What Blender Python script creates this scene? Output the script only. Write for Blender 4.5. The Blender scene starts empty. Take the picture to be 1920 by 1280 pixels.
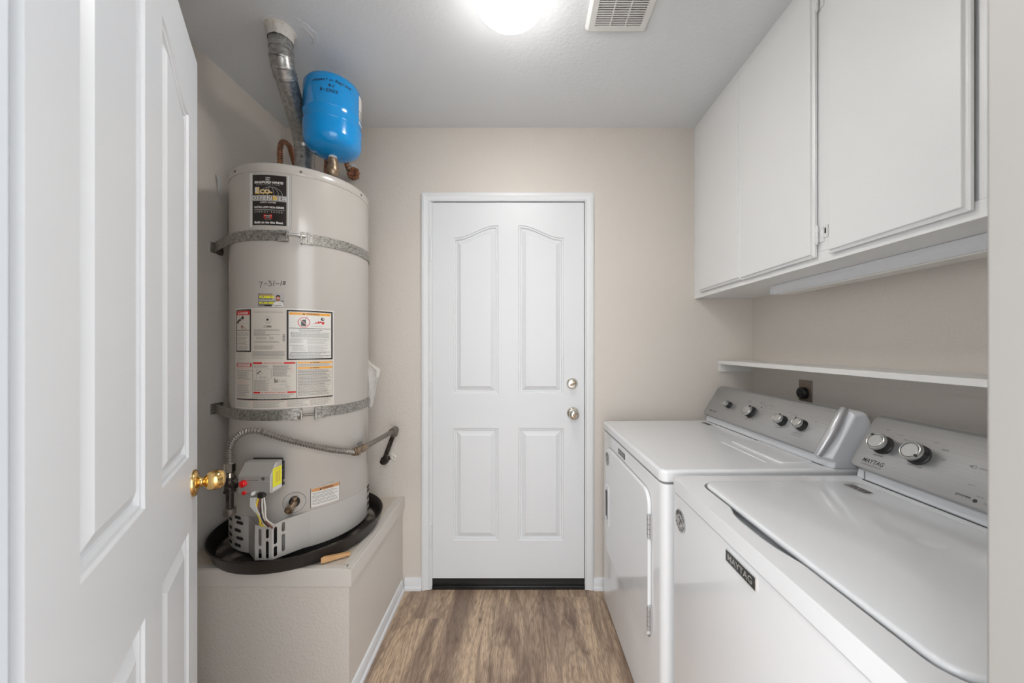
import bpy, bmesh, math, random
from mathutils import Vector, Matrix
from mathutils.geometry import tessellate_polygon

random.seed(7)
SC = bpy.context.scene
COL = SC.collection
PI = math.pi

# ------------------------------------------------------------------ camera, world, lights, exposure
CAMZ = 1.28
cam_d = bpy.data.cameras.new('camera')
cam_d.sensor_width = 36.0
cam_d.lens = 665.0 / 1920.0 * 36.0
cam_d.shift_x = -26.0 / 1920.0
cam_d.shift_y = 10.0 / 1920.0
cam_d.clip_start = 0.01
cam_d.dof.use_dof = True
cam_d.dof.focus_distance = 1.55
cam_d.dof.aperture_fstop = 5.0
cam = bpy.data.objects.new('camera', cam_d)
COL.objects.link(cam)
cam.location = (0, 0, CAMZ)
cam.rotation_euler = (PI / 2, 0, 0)
SC.camera = cam

SC.view_settings.view_transform = 'Standard'
SC.view_settings.look = 'None'
SC.view_settings.gamma = 1.0
SC.view_settings.exposure = 1.02
SC.view_settings.use_curve_mapping = False

world = bpy.data.worlds.new('world')
SC.world = world
world.use_nodes = True
bgn = world.node_tree.nodes['Background']
bgn.inputs[0].default_value = (0.93, 0.965, 1.0, 1)      # daylight of the rooms behind the doorway
bgn.inputs[1].default_value = 1.9
GLOBE_STRENGTH = 34.0

def area_light(name, loc, rot, sx, sy, power, color):
    l = bpy.data.lights.new(name, 'AREA')
    l.shape = 'RECTANGLE'; l.size = sx; l.size_y = sy
    l.energy = power; l.color = color
    o = bpy.data.objects.new(name, l)
    COL.objects.link(o); o.location = loc; o.rotation_euler = rot
    return o
# unseen fill lamp added in the hall behind the doorway the camera stands in
area_light('hall_fill', (0.0, -0.75, 2.38), (math.radians(28), 0, 0), 1.5, 0.9, 15.0, (1.0, 0.97, 0.93))

# ------------------------------------------------------------------ materials
MATS = {}
def newmat(name):
    m = bpy.data.materials.new(name); m.use_nodes = True
    MATS[name] = m
    return m, m.node_tree, m.node_tree.nodes['Principled BSDF']

def srgb(r, g, b):
    def f(c):
        c /= 255.0
        return c / 12.92 if c <= 0.04045 else ((c + 0.055) / 1.055) ** 2.4
    return (f(r), f(g), f(b), 1)

def plain(name, col, rough=0.5, metal=0.0, coat=0.0, spec=0.5, bump=None, var=None):
    m, t, b = newmat(name)
    N, L = t.nodes, t.links
    b.inputs['Base Color'].default_value = col
    b.inputs['Roughness'].default_value = rough
    b.inputs['Metallic'].default_value = metal
    b.inputs['Coat Weight'].default_value = coat
    b.inputs['Specular IOR Level'].default_value = spec
    if bump or var:
        tc = N.new('ShaderNodeTexCoord')
    if bump:
        scale, dist, detail = bump
        nz = N.new('ShaderNodeTexNoise'); nz.inputs['Scale'].default_value = scale
        nz.inputs['Detail'].default_value = detail
        L.new(tc.outputs['Object'], nz.inputs['Vector'])
        bp = N.new('ShaderNodeBump'); bp.inputs['Distance'].default_value = dist
        bp.inputs['Strength'].default_value = 1.0
        L.new(nz.outputs['Fac'], bp.inputs['Height']); L.new(bp.outputs['Normal'], b.inputs['Normal'])
    if var:
        scale, c2, lo, hi = var
        n2 = N.new('ShaderNodeTexNoise'); n2.inputs['Scale'].default_value = scale
        n2.inputs['Detail'].default_value = 5
        L.new(tc.outputs['Object'], n2.inputs['Vector'])
        mr = N.new('ShaderNodeMapRange'); mr.inputs['From Min'].default_value = lo; mr.inputs['From Max'].default_value = hi
        L.new(n2.outputs['Fac'], mr.inputs['Value'])
        mx = N.new('ShaderNodeMix'); mx.data_type = 'RGBA'
        mx.inputs['A'].default_value = col; mx.inputs['B'].default_value = c2
        L.new(mr.outputs['Result'], mx.inputs['Factor']); L.new(mx.outputs['Result'], b.inputs['Base Color'])
    return m

WALL = plain('wall_paint', (0.645, 0.595, 0.54, 1), 0.55, spec=0.35, bump=(120, 0.0016, 3))
CEIL = plain('ceiling_paint', (0.745, 0.765, 0.785, 1), 0.75, spec=0.25, bump=(85, 0.0011, 3))
PLAST = plain('plaster', (0.60, 0.59, 0.57, 1), 0.7, bump=(60, 0.004, 4))
CAULK = plain('white_caulk', (0.66, 0.63, 0.58, 1), 0.6, bump=(40, 0.006, 4), var=(30, (0.25, 0.22, 0.19, 1), 0.62, 0.72))
TRIM = plain('trim_paint', (0.72, 0.73, 0.74, 1), 0.38, spec=0.5)
JAMB = plain('jamb_paint_darkened', (0.33, 0.315, 0.295, 1), 0.5)  # colour darkened to offset the strong light falling on the right jamb
DOOR = plain('door_paint', (0.71, 0.72, 0.735, 1), 0.42, spec=0.5, bump=(240, 0.0001, 2))
CAB = plain('cabinet_paint', (0.76, 0.76, 0.75, 1), 0.35, bump=(160, 0.00025, 3))
SHELF = plain('shelf_paint', (0.72, 0.705, 0.68, 1), 0.4)
ENAMEL = plain('appliance_enamel', (0.77, 0.775, 0.785, 1), 0.13, coat=0.35, spec=0.5)
ENAMEL2 = plain('console_plastic', (0.70, 0.71, 0.73, 1), 0.25)
HEATER = plain('heater_enamel', (0.50, 0.465, 0.425, 1), 0.22, coat=0.2, bump=(5, 0.003, 1))
HEATER2 = plain('heater_skirt_enamel', (0.46, 0.435, 0.405, 1), 0.3, bump=(6, 0.002, 1))
BLUE = plain('blue_tank_paint', (0.0, 0.27, 0.68, 1), 0.14, coat=0.3)
BRASS = plain('polished_brass', (0.85, 0.57, 0.22, 1), 0.14, metal=1.0, var=(45, (0.45, 0.26, 0.08, 1), 0.5, 0.75))
NICKEL = plain('satin_nickel', (0.70, 0.66, 0.58, 1), 0.2, metal=1.0)
OLDBRASS = plain('dull_brass', (0.36, 0.27, 0.19, 1), 0.38, metal=0.85, var=(60, (0.20, 0.14, 0.09, 1), 0.4, 0.7))
COPPER = plain('dull_copper', (0.42, 0.20, 0.11, 1), 0.42, metal=0.85, var=(70, (0.22, 0.13, 0.09, 1), 0.4, 0.7))
RUST = plain('rusted_valve', (0.35, 0.13, 0.06, 1), 0.7, metal=0.2, var=(90, (0.10, 0.06, 0.04, 1), 0.35, 0.7))
IRON = plain('black_iron', (0.035, 0.028, 0.025, 1), 0.4, metal=0.5, var=(60, (0.16, 0.12, 0.10, 1), 0.5, 0.8))
GREYPIPE = plain('grey_steel_pipe', (0.24, 0.215, 0.19, 1), 0.4, metal=0.75, var=(60, (0.12, 0.10, 0.09, 1), 0.5, 0.8))
FLEXM = plain('grey_flex_coating', (0.26, 0.235, 0.21, 1), 0.35, metal=0.6)
CHROME = plain('chrome', (0.78, 0.78, 0.77, 1), 0.12, metal=1.0)
CASTAL = plain('cast_aluminium', (0.52, 0.50, 0.47, 1), 0.42, metal=0.55)
BLACKP = plain('black_plastic', (0.018, 0.017, 0.017, 1), 0.4)
DARKHOLE = plain('dark_opening', (0.012, 0.010, 0.009, 1), 0.8)
GREYP = plain('grey_plastic', (0.35, 0.35, 0.34, 1), 0.4)
WHITEP = plain('white_plastic', (0.72, 0.72, 0.70, 1), 0.35)
RED = plain('red_button', (0.70, 0.012, 0.012, 1), 0.15, coat=0.5)
TRIMJ = plain('near_jamb_paint_darkened', (0.42, 0.435, 0.46, 1), 0.5)  # darker copy of the trim paint, offsets the light flooding the left jamb
PANM = plain('pan_plastic', (0.020, 0.016, 0.014, 1), 0.38, var=(7, (0.10, 0.075, 0.06, 1), 0.62, 0.85))
PANDUST = plain('dusty_pan_floor', (0.035, 0.027, 0.023, 1), 0.8, var=(9, (0.36, 0.30, 0.255, 1), 0.46, 0.62), bump=(80, 0.002, 4))
RAWWOOD = plain('raw_pine', (0.62, 0.37, 0.17, 1), 0.6, var=(14, (0.50, 0.27, 0.11, 1), 0.4, 0.7))
RAWBOARD = plain('bare_plywood', (0.62, 0.545, 0.455, 1), 0.65, var=(12, (0.58, 0.48, 0.37, 1), 0.5, 0.7))
OUTLETM = plain('outlet_plate', (0.24, 0.19, 0.15, 1), 0.3, metal=0.4)
WIREY = plain('yellow_wire', (0.75, 0.55, 0.04, 1), 0.4)
WIREW = plain('white_wire', (0.66, 0.62, 0.56, 1), 0.4)
WIRER = plain('brown_wire', (0.20, 0.08, 0.06, 1), 0.4)
SILVTRIM = plain('silver_end_trim', (0.56, 0.56, 0.57, 1), 0.38, metal=0.7)
RUBBER = plain('black_rubber', (0.010, 0.010, 0.011, 1), 0.45)
THRESH = plain('black_threshold', (0.012, 0.012, 0.012, 1), 0.22)
GLUE = plain('lamp_base_metal', (0.7, 0.7, 0.7, 1), 0.4)
# flat print colours
P_WHITE = plain('print_white', (0.70, 0.68, 0.64, 1), 0.35)
P_CREAM = plain('print_cream', (0.62, 0.57, 0.50, 1), 0.4)
P_BLACK = plain('print_black', (0.022, 0.018, 0.016, 1), 0.3)
P_GREY = plain('print_grey', (0.22, 0.21, 0.20, 1), 0.4)
P_LGREY = plain('print_light_grey', (0.42, 0.41, 0.40, 1), 0.4)
P_RED = plain('print_red', (0.62, 0.02, 0.015, 1), 0.4)
P_ORANGE = plain('print_orange', (0.80, 0.37, 0.05, 1), 0.4)
P_TAN = plain('print_tan_orange', (0.55, 0.27, 0.11, 1), 0.4)
P_GOLD = plain('print_gold', (0.70, 0.45, 0.08, 1), 0.4)
P_YELLOW = plain('print_yellow', (0.85, 0.80, 0.02, 1), 0.4)
P_SKIN = plain('print_skin', (0.35, 0.14, 0.09, 1), 0.4)
P_PINK = plain('print_pink', (0.66, 0.36, 0.30, 1), 0.4)
P_SILVER = plain('print_silver', (0.50, 0.48, 0.45, 1), 0.25, metal=0.5)
INK = plain('marker_ink', (0.015, 0.012, 0.012, 1), 0.4)
BOARDP = plain('painted_board', (0.645, 0.60, 0.55, 1), 0.5, bump=(30, 0.0006, 3))
BADGE = plain('badge_black', (0.03, 0.03, 0.032, 1), 0.25)

def brushed():
    m, t, b = newmat('brushed_silver')
    N, L = t.nodes, t.links
    tc = N.new('ShaderNodeTexCoord'); mp = N.new('ShaderNodeMapping')
    mp.inputs['Scale'].default_value = (900, 5, 900)
    nz = N.new('ShaderNodeTexNoise'); nz.inputs['Scale'].default_value = 1.0; nz.inputs['Detail'].default_value = 4
    L.new(tc.outputs['Object'], mp.inputs['Vector']); L.new(mp.outputs['Vector'], nz.inputs['Vector'])
    mr = N.new('ShaderNodeMapRange'); mr.inputs['To Min'].default_value = 0.40; mr.inputs['To Max'].default_value = 0.47
    mr.inputs['From Min'].default_value = 0.3; mr.inputs['From Max'].default_value = 0.7
    L.new(nz.outputs['Fac'], mr.inputs['Value'])
    cc = N.new('ShaderNodeCombineColor')
    for i in range(3):
        L.new(mr.outputs['Result'], cc.inputs[i])
    L.new(cc.outputs['Color'], b.inputs['Base Color'])
    b.inputs['Metallic'].default_value = 0.7
    b.inputs['Roughness'].default_value = 0.36
    bp = N.new('ShaderNodeBump'); bp.inputs['Distance'].default_value = 0.0001; bp.inputs['Strength'].default_value = 0.2
    L.new(nz.outputs['Fac'], bp.inputs['Height']); L.new(bp.outputs['Normal'], b.inputs['Normal'])
    return m
BRUSHED = brushed()

def galvanized(name, c1, c2, scale, rough=0.42, metal=0.65):
    m, t, b = newmat(name)
    N, L = t.nodes, t.links
    tc = N.new('ShaderNodeTexCoord')
    v = N.new('ShaderNodeTexVoronoi'); v.inputs['Scale'].default_value = scale
    nz = N.new('ShaderNodeTexNoise'); nz.inputs['Scale'].default_value = scale * 0.45; nz.inputs['Detail'].default_value = 6
    L.new(tc.outputs['Object'], v.inputs['Vector']); L.new(tc.outputs['Object'], nz.inputs['Vector'])
    sp = N.new('ShaderNodeSeparateColor'); L.new(v.outputs['Color'], sp.inputs['Color'])
    ad = N.new('ShaderNodeMath'); ad.operation = 'MULTIPLY_ADD'
    L.new(sp.outputs[0], ad.inputs[0]); ad.inputs[1].default_value = 0.55; L.new(nz.outputs['Fac'], ad.inputs[2])
    mr = N.new('ShaderNodeMapRange'); mr.inputs['From Min'].default_value = 0.45; mr.inputs['From Max'].default_value = 1.05
    L.new(ad.outputs[0], mr.inputs['Value'])
    mx = N.new('ShaderNodeMix'); mx.data_type = 'RGBA'
    mx.inputs['A'].default_value = c1; mx.inputs['B'].default_value = c2
    L.new(mr.outputs['Result'], mx.inputs['Factor']); L.new(mx.outputs['Result'], b.inputs['Base Color'])
    b.inputs['Metallic'].default_value = metal; b.inputs['Roughness'].default_value = rough
    return m
STRAPM = galvanized('galvanized_strap', (0.20, 0.185, 0.16, 1), (0.44, 0.42, 0.385, 1), 210)
FLUEM = galvanized('galvanized_flue', (0.27, 0.265, 0.255, 1), (0.46, 0.45, 0.43, 1), 120, 0.34, 0.75)

def glow():
    m, t, b = newmat('lit_glass')
    b.inputs['Base Color'].default_value = (0.8, 0.8, 0.8, 1)
    b.inputs['Emission Color'].default_value = (1.0, 0.98, 0.95, 1)
    # emission graded to soften the ceiling halo: brightest at the bottom, dimmer at the rim
    tc = t.nodes.new('ShaderNodeTexCoord'); sp = t.nodes.new('ShaderNodeSeparateXYZ'); mr = t.nodes.new('ShaderNodeMapRange')
    t.links.new(tc.outputs['Object'], sp.inputs[0]); t.links.new(sp.outputs['Z'], mr.inputs['Value'])
    for k, x in (('From Min', 2.44 - .094), ('From Max', 2.44 - .030), ('To Min', GLOBE_STRENGTH), ('To Max', 3.0)): mr.inputs[k].default_value = x
    t.links.new(mr.outputs['Result'], b.inputs['Emission Strength'])
    return m
GLOW = glow()

def film():
    m, t, b = newmat('clear_plastic_film')
    b.inputs['Base Color'].default_value = (0.85, 0.83, 0.80, 1)
    b.inputs['Roughness'].default_value = 0.25
    b.inputs['Alpha'].default_value = 0.26
    return m
FILM = film()

def wood():
    m, t, b = newmat('vinyl_oak_plank')
    N, L = t.nodes, t.links
    tc = N.new('ShaderNodeTexCoord'); oi = N.new('ShaderNodeObjectInfo')
    sc = N.new('ShaderNodeVectorMath'); sc.operation = 'MULTIPLY_ADD'
    cmb = N.new('ShaderNodeCombineXYZ')
    for i, k in enumerate((31.0, 57.0, 11.0)):
        mm = N.new('ShaderNodeMath'); mm.operation = 'MULTIPLY'; mm.inputs[1].default_value = k
        L.new(oi.outputs['Random'], mm.inputs[0]); L.new(mm.outputs[0], cmb.inputs[i])
    add = N.new('ShaderNodeVectorMath'); add.operation = 'ADD'
    L.new(tc.outputs['Object'], add.inputs[0]); L.new(cmb.outputs[0], add.inputs[1])
    def mapped(s):
        mp = N.new('ShaderNodeMapping'); mp.inputs['Scale'].default_value = s
        L.new(add.outputs[0], mp.inputs['Vector']); return mp.outputs['Vector']
    def noise(s, scale, detail, dist=0.0, rough=0.5):
        n = N.new('ShaderNodeTexNoise'); n.inputs['Scale'].default_value = scale
        n.inputs['Detail'].default_value = detail; n.inputs['Distortion'].default_value = dist
        n.inputs['Roughness'].default_value = rough
        L.new(mapped(s), n.inputs['Vector']); return n.outputs['Fac']
    def rng(v, a, bb, c, d):
        r = N.new('ShaderNodeMapRange'); L.new(v, r.inputs['Value'])
        for k, x in zip(('From Min', 'From Max', 'To Min', 'To Max'), (a, bb, c, d)): r.inputs[k].default_value = x
        return r.outputs['Result']
    def mix(f, A, B):
        x = N.new('ShaderNodeMix'); x.data_type = 'RGBA'
        L.new(f, x.inputs['Factor'])
        for k, q in (('A', A), ('B', B)):
            if isinstance(q, tuple): x.inputs[k].default_value = q
            else: L.new(q, x.inputs[k])
        return x.outputs['Result']
    broad = noise((8, 1.0, 1), 1.0, 5, 0.8, 0.6)
    streak = noise((30, 2.2, 1), 1.0, 6, 0.9, 0.65)
    fine = noise((420, 26, 1), 1.0, 3)
    knot = noise((8, 3.2, 1), 1.0, 4, 1.5)
    # cathedral figure: level lines of a stretched noise
    lvl = noise((5.5, 0.75, 1), 1.0, 1.5, 0.25)
    sn = N.new('ShaderNodeMath'); sn.operation = 'MULTIPLY'; sn.inputs[1].default_value = 130.0
    L.new(lvl, sn.inputs[0])
    s2 = N.new('ShaderNodeMath'); s2.operation = 'SINE'; L.new(sn.outputs[0], s2.inputs[0])
    col = mix(rng(broad, 0.38, 0.60, 0, 1), srgb(146, 124, 108), srgb(210, 184, 156))
    col = mix(rng(streak, 0.50, 0.72, 0, 0.62), col, srgb(103, 85, 74))
    col = mix(rng(s2.outputs[0], 0.1, 1.0, 0, 0.34), col, srgb(118, 96, 81))
    col = mix(rng(knot, 0.58, 0.72, 0, 0.75), col, srgb(86, 66, 54))
    col = mix(rng(fine, 0.45, 0.62, 0, 0.55), col, srgb(98, 79, 66))
    L.new(col, b.inputs['Base Color'])
    b.inputs['Roughness'].default_value = 0.42
    bp = N.new('ShaderNodeBump'); bp.inputs['Distance'].default_value = 0.0004; bp.inputs['Strength'].default_value = 0.6
    L.new(fine, bp.inputs['Height']); L.new(bp.outputs['Normal'], b.inputs['Normal'])
    return m
WOOD = wood()

# ------------------------------------------------------------------ mesh helpers
class MB:
    def __init__(s):
        s.v = []; s.f = []; s.m = []; s.cur = 0
    def add(s, vs, fs, mi=None):
        o = len(s.v); s.v += [tuple(q) for q in vs]
        for f in fs:
            s.f.append([i + o for i in f]); s.m.append(s.cur if mi is None else mi)
        return s
    def box(s, x0, x1, y0, y1, z0, z1, mi=None):
        x0, x1 = sorted((x0, x1)); y0, y1 = sorted((y0, y1)); z0, z1 = sorted((z0, z1))
        vs = [(x0, y0, z0), (x1, y0, z0), (x1, y1, z0), (x0, y1, z0), (x0, y0, z1), (x1, y0, z1), (x1, y1, z1), (x0, y1, z1)]
        return s.add(vs, [(0, 3, 2, 1), (4, 5, 6, 7), (0, 1, 5, 4), (1, 2, 6, 5), (2, 3, 7, 6), (3, 0, 4, 7)], mi)
    def loft(s, loops, cap0=True, cap1=True, closed=True, mi=None):
        n = len(loops[0]); vs = [p for l in loops for p in l]; fs = []
        for k in range(len(loops) - 1):
            for i in range(n if closed else n - 1):
                j = (i + 1) % n
                fs.append((k * n + i, k * n + j, (k + 1) * n + j, (k + 1) * n + i))
        if cap0: fs.append(tuple(range(n - 1, -1, -1)))
        if cap1: fs.append(tuple((len(loops) - 1) * n + i for i in range(n)))
        return s.add(vs, fs, mi)
    def prism(s, poly, fn0, fn1, mi=None):
        """poly 2D, fn0/fn1 map (a,b) to the two end planes"""
        return s.loft([[fn0(*p) for p in poly], [fn1(*p) for p in poly]], mi=mi)
    def lathe(s, prof, c=(0, 0, 0), axis=(0, 0, 1), seg=48, mi=None, sx=1.0):
        ax = Vector(axis).normalized(); u, w = frame(ax); c = Vector(c)
        loops = []
        for r, h in prof:
            loops.append([c + ax * h + (u * math.cos(2 * PI * i / seg) * sx + w * math.sin(2 * PI * i / seg)) * max(r, 1e-5) for i in range(seg)])
        return s.loft(loops, mi=mi)
    def tube(s, pts, r, seg=12, mi=None, caps=True):
        pts = [Vector(p) for p in pts]; n = len(pts)
        rf = r if callable(r) else (lambda i: r)
        t = [(pts[min(i + 1, n - 1)] - pts[max(i - 1, 0)]).normalized() for i in range(n)]
        u, w = frame(t[0]); loops = []
        for i in range(n):
            u = (u - t[i] * u.dot(t[i])).normalized(); w = t[i].cross(u)
            q = rf(i)
            loops.append([pts[i] + (u * math.cos(2 * PI * k / seg) + w * math.sin(2 * PI * k / seg)) * q for k in range(seg)])
        return s.loft(loops, caps, caps, mi=mi)
    def build(s, name, mats, parent=None, bevel=None, smooth=35, seg=2):
        me = bpy.data.meshes.new(name)
        me.from_pydata([tuple(q) for q in s.v], [], s.f)
        if not isinstance(mats, (list, tuple)): mats = [mats]
        for m in mats: me.materials.append(m)
        for p, mi in zip(me.polygons, s.m): p.material_index = mi
        bm = bmesh.new(); bm.from_mesh(me)
        bmesh.ops.recalc_face_normals(bm, faces=bm.faces); bm.to_mesh(me); bm.free()
        me.update()
        if smooth:
            me.polygons.foreach_set('use_smooth', [True] * len(me.polygons))
            me.set_sharp_from_angle(angle=math.radians(smooth))
        o = bpy.data.objects.new(name, me); COL.objects.link(o)
        if parent: o.parent = parent
        if bevel:
            b = o.modifiers.new('bevel', 'BEVEL'); b.width = bevel; b.segments = seg
            b.limit_method = 'ANGLE'; b.angle_limit = math.radians(32); b.harden_normals = True
        return o

def frame(ax):
    ax = Vector(ax).normalized()
    h = Vector((0, 0, 1)) if abs(ax.z) < 0.9 else Vector((1, 0, 0))
    u = ax.cross(h).normalized(); return u, ax.cross(u)

def smoothpath(P, step=0.002):
    P = [Vector(p) for p in P]; P = [P[0] * 2 - P[1]] + P + [P[-1] * 2 - P[-2]]
    out = []
    for i in range(1, len(P) - 2):
        n = max(2, int((P[i + 1] - P[i]).length / step))
        for k in range(n):
            t = k / n; a, b, c, d = P[i - 1], P[i], P[i + 1], P[i + 2]
            out.append(0.5 * ((2 * b) + (c - a) * t + (2 * a - 5 * b + 4 * c - d) * t * t + (3 * b - a - 3 * c + d) * t ** 3))
    out.append(P[-2]); return out

def rrect(a0, b0, a1, b1, r, n=6):
    pts = []
    for cx, cy, st in ((a1 - r, b0 + r, -90), (a1 - r, b1 - r, 0), (a0 + r, b1 - r, 90), (a0 + r, b0 + r, 180)):
        for k in range(n + 1):
            an = math.radians(st + 90 * k / n); pts.append((cx + r * math.cos(an), cy + r * math.sin(an)))
    return pts
def capsule(ca, cb, w, h, n=6):
    return rrect(ca - w / 2, cb - h / 2, ca + w / 2, cb + h / 2, min(w, h) / 2 - 1e-5, n)
def circle(ca, cb, r, n=32):
    return [(ca + r * math.cos(2 * PI * k / n), cb + r * math.sin(2 * PI * k / n)) for k in range(n)]
def tess(loops):
    L = [[Vector((p[0], p[1], 0)) for p in l] for l in loops]
    return [p for l in loops for p in l], tessellate_polygon(L)
def plate(mb, outer, holes, fn, depth, mi=None):
    """flat plate with holes; fn(a,b,off) maps to 3D, off = depth away from the face"""
    pts, tr = tess([outer] + holes)
    mb.add([fn(a, b, 0) for a, b in pts], tr, mi); mb.add([fn(a, b, depth) for a, b in pts], [tuple(reversed(t)) for t in tr], mi)
    for l in [outer] + holes:
        n = len(l)
        mb.add([fn(a, b, 0) for a, b in l] + [fn(a, b, depth) for a, b in l], [(i, (i + 1) % n, n + (i + 1) % n, n + i) for i in range(n)], mi)

def props(o, label=None, cat=None, group=None, kind=None):
    if label: o['label'] = label
    if cat: o['category'] = cat
    if group: o['group'] = group
    if kind: o['kind'] = kind
    return o
def thing(name, label, cat, loc=(0, 0, 0), rz=0.0, group=None, kind=None):
    o = bpy.data.objects.new(name, None); COL.objects.link(o)
    o.location = loc; o.rotation_euler = (0, 0, rz); o.empty_display_size = 0.1
    return props(o, label, cat, group, kind)
def reparent_world(o, root):
    """mesh built in world coordinates put under a root without moving"""
    o.parent = root
    def wm(q):
        b = Matrix.Translation(q.location) @ q.rotation_euler.to_matrix().to_4x4()
        return b if q.parent is None else wm(q.parent) @ q.matrix_parent_inverse @ b
    o.matrix_parent_inverse = wm(root).inverted()
    return o

# ------------------------------------------------------------------ flat print (lettering, stickers)
_tx = {}
def text2d(s, bold=0.0):
    k = (s, bold)
    if k in _tx: return _tx[k]
    c = bpy.data.curves.new('t', 'FONT'); c.body = s; c.size = 1.0; c.offset = bold; c.resolution_u = 3
    o = bpy.data.objects.new('t', c)
    me = o.to_mesh()
    vs = [(v.co.x, v.co.y) for v in me.vertices]; fs = [tuple(p.vertices) for p in me.polygons]
    o.to_mesh_clear(); bpy.data.objects.remove(o); bpy.data.curves.remove(c)
    x0 = min(v[0] for v in vs); x1 = max(v[0] for v in vs); y0 = min(v[1] for v in vs); y1 = max(v[1] for v in vs)
    vs = [((x - x0) / (x1 - x0), (y - y0) / (y1 - y0)) for x, y in vs]
    _tx[k] = (vs, fs); return _tx[k]

class Print:
    def __init__(s, fn, mats, lift=0.00022, base=0.0004, seg=0.012):
        s.fn = fn; s.mats = mats; s.mb = MB(); s.lift = lift; s.base = base; s.seg = seg
    def _o(s, layer): return s.base + layer * s.lift
    def poly(s, pts, mat, layer=1):
        vs, fs = tess([pts]); o = s._o(layer)
        s.mb.add([s.fn(a, b, o) for a, b in vs], fs, s.mats.index(mat)); return s
    def rect(s, a0, b0, a1, b1, mat, layer=1):
        n = max(1, int(abs(a1 - a0) / s.seg) + 1); o = s._o(layer); vs = []; fs = []
        for i in range(n + 1):
            a = a0 + (a1 - a0) * i / n; vs += [s.fn(a, b0, o), s.fn(a, b1, o)]
        fs = [(2 * i, 2 * i + 2, 2 * i + 3, 2 * i + 1) for i in range(n)]
        s.mb.add(vs, fs, s.mats.index(mat)); return s
    def frame(s, a0, b0, a1, b1, w, mat, layer=1):
        s.rect(a0, b0, a1, b0 + w, mat, layer); s.rect(a0, b1 - w, a1, b1, mat, layer)
        s.rect(a0, b0, a0 + w, b1, mat, layer); s.rect(a1 - w, b0, a1, b1, mat, layer); return s
    def text(s, t, a0, b0, w, h, mat, layer=2, shear=0.0, bold=0.0):
        vs, fs = text2d(t, bold); o = s._o(layer)
        s.mb.add([s.fn(a0 + x * w + y * h * shear, b0 + y * h, o) for x, y in vs], fs, s.mats.index(mat)); return s
    def stroke(s, pts, w, mat, layer=2):
        for p, q in zip(pts, pts[1:]):
            dx, dy = q[0] - p[0], q[1] - p[1]; L = math.hypot(dx, dy) or 1e-6
            nx, ny = -dy / L * w / 2, dx / L * w / 2; ex, ey = dx / L * w * 0.35, dy / L * w * 0.35
            o = s._o(layer)
            s.mb.add([s.fn(p[0] + nx - ex, p[1] + ny - ey, o), s.fn(p[0] - nx - ex, p[1] - ny - ey, o), s.fn(q[0] - nx + ex, q[1] - ny + ey, o), s.fn(q[0] + nx + ex, q[1] + ny + ey, o)], [(0, 1, 2, 3)], s.mats.index(mat))
        return s
    def ring(s, ca, cb, r, w, mat, layer=2, n=28):
        return s.stroke([(ca + r * math.cos(2 * PI * k / n), cb + r * math.sin(2 * PI * k / n)) for k in range(n + 1)], w, mat, layer)
    def lines(s, a0, b0, a1, b1, n, mat, layer=1, fill=0.55, rag=0.25):
        """rows of print too small to read: short dashes of uneven length"""
        pitch = (b1 - b0) / n
        for i in range(n):
            y = b1 - (i + 0.5) * pitch; a = a0; end = a1 - random.random() * rag * (a1 - a0)
            while a < end - 0.001:
                w = min(random.uniform(0.0025, 0.009), end - a)
                s.rect(a, y - pitch * fill / 2, a + w, y + pitch * fill / 2, mat, layer); a += w + 0.0011
        return s
    def build(s, name, parent=None, label=None):
        o = s.mb.build(name, s.mats, parent, smooth=None)
        if label: o['label'] = label
        return o

HAND = {
 '0': [[(.5, 1), (.15, .8), (.1, .3), (.5, 0), (.9, .3), (.85, .8), (.5, 1)]],
 '1': [[(.6, 1), (.4, 0)]], '2': [[(.1, .8), (.5, 1), (.85, .75), (.1, 0), (.95, .05)]],
 '3': [[(.1, 1), (.8, .9), (.4, .55), (.85, .3), (.45, 0), (.05, .08)]],
 '7': [[(0, .9), (.95, 1), (.45, 0)]], '8': [[(.8, .9), (.4, 1), (.2, .75), (.8, .3), (.5, 0), (.2, .25), (.75, .7), (.8, .9)]],
 '-': [[(.05, .45), (.95, .5)]], 'i': [[(.5, .6), (.45, 0)]], 'n': [[(.1, .6), (.15, 0)], [(.15, .45), (.5, .62), (.75, .4), (.8, 0)]],
 's': [[(.8, .55), (.3, .6), (.3, .35), (.75, .25), (.6, 0), (.1, .05)]], 'p': [[(.2, .6), (.1, -.4)], [(.2, .5), (.7, .6), (.75, .2), (.2, .05)]],
 'e': [[(.15, .3), (.8, .35), (.6, .62), (.2, .5), (.15, .15), (.5, 0), (.85, .1)]], 'c': [[(.8, .5), (.4, .62), (.1, .3), (.4, 0), (.85, .1)]],
 't': [[(.5, 1), (.45, 0)], [(.1, .7), (.9, .72)]], 'o': [[(.5, .6), (.1, .35), (.4, 0), (.8, .25), (.5, .6)]],
 'r': [[(.2, .6), (.2, 0)], [(.2, .35), (.5, .6), (.9, .55)]], 'R': [[(.15, 1), (.1, 0)], [(.1, .95), (.7, .95), (.75, .6), (.15, .5), (.9, 0)]],
 'l': [[(.5, 1), (.45, 0)]], 'a': [[(.8, .55), (.3, .6), (.1, .2), (.4, 0), (.75, .3), (.8, .55), (.85, 0)]],
 'B': [[(.15, 1), (.1, 0)], [(.1, 1), (.7, .9), (.6, .6), (.15, .55), (.8, .4), (.7, .05), (.1, 0)]], 'y': [[(.1, .8), (.45, .35)], [(.9, .85), (.3, -.1)]],
}
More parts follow.
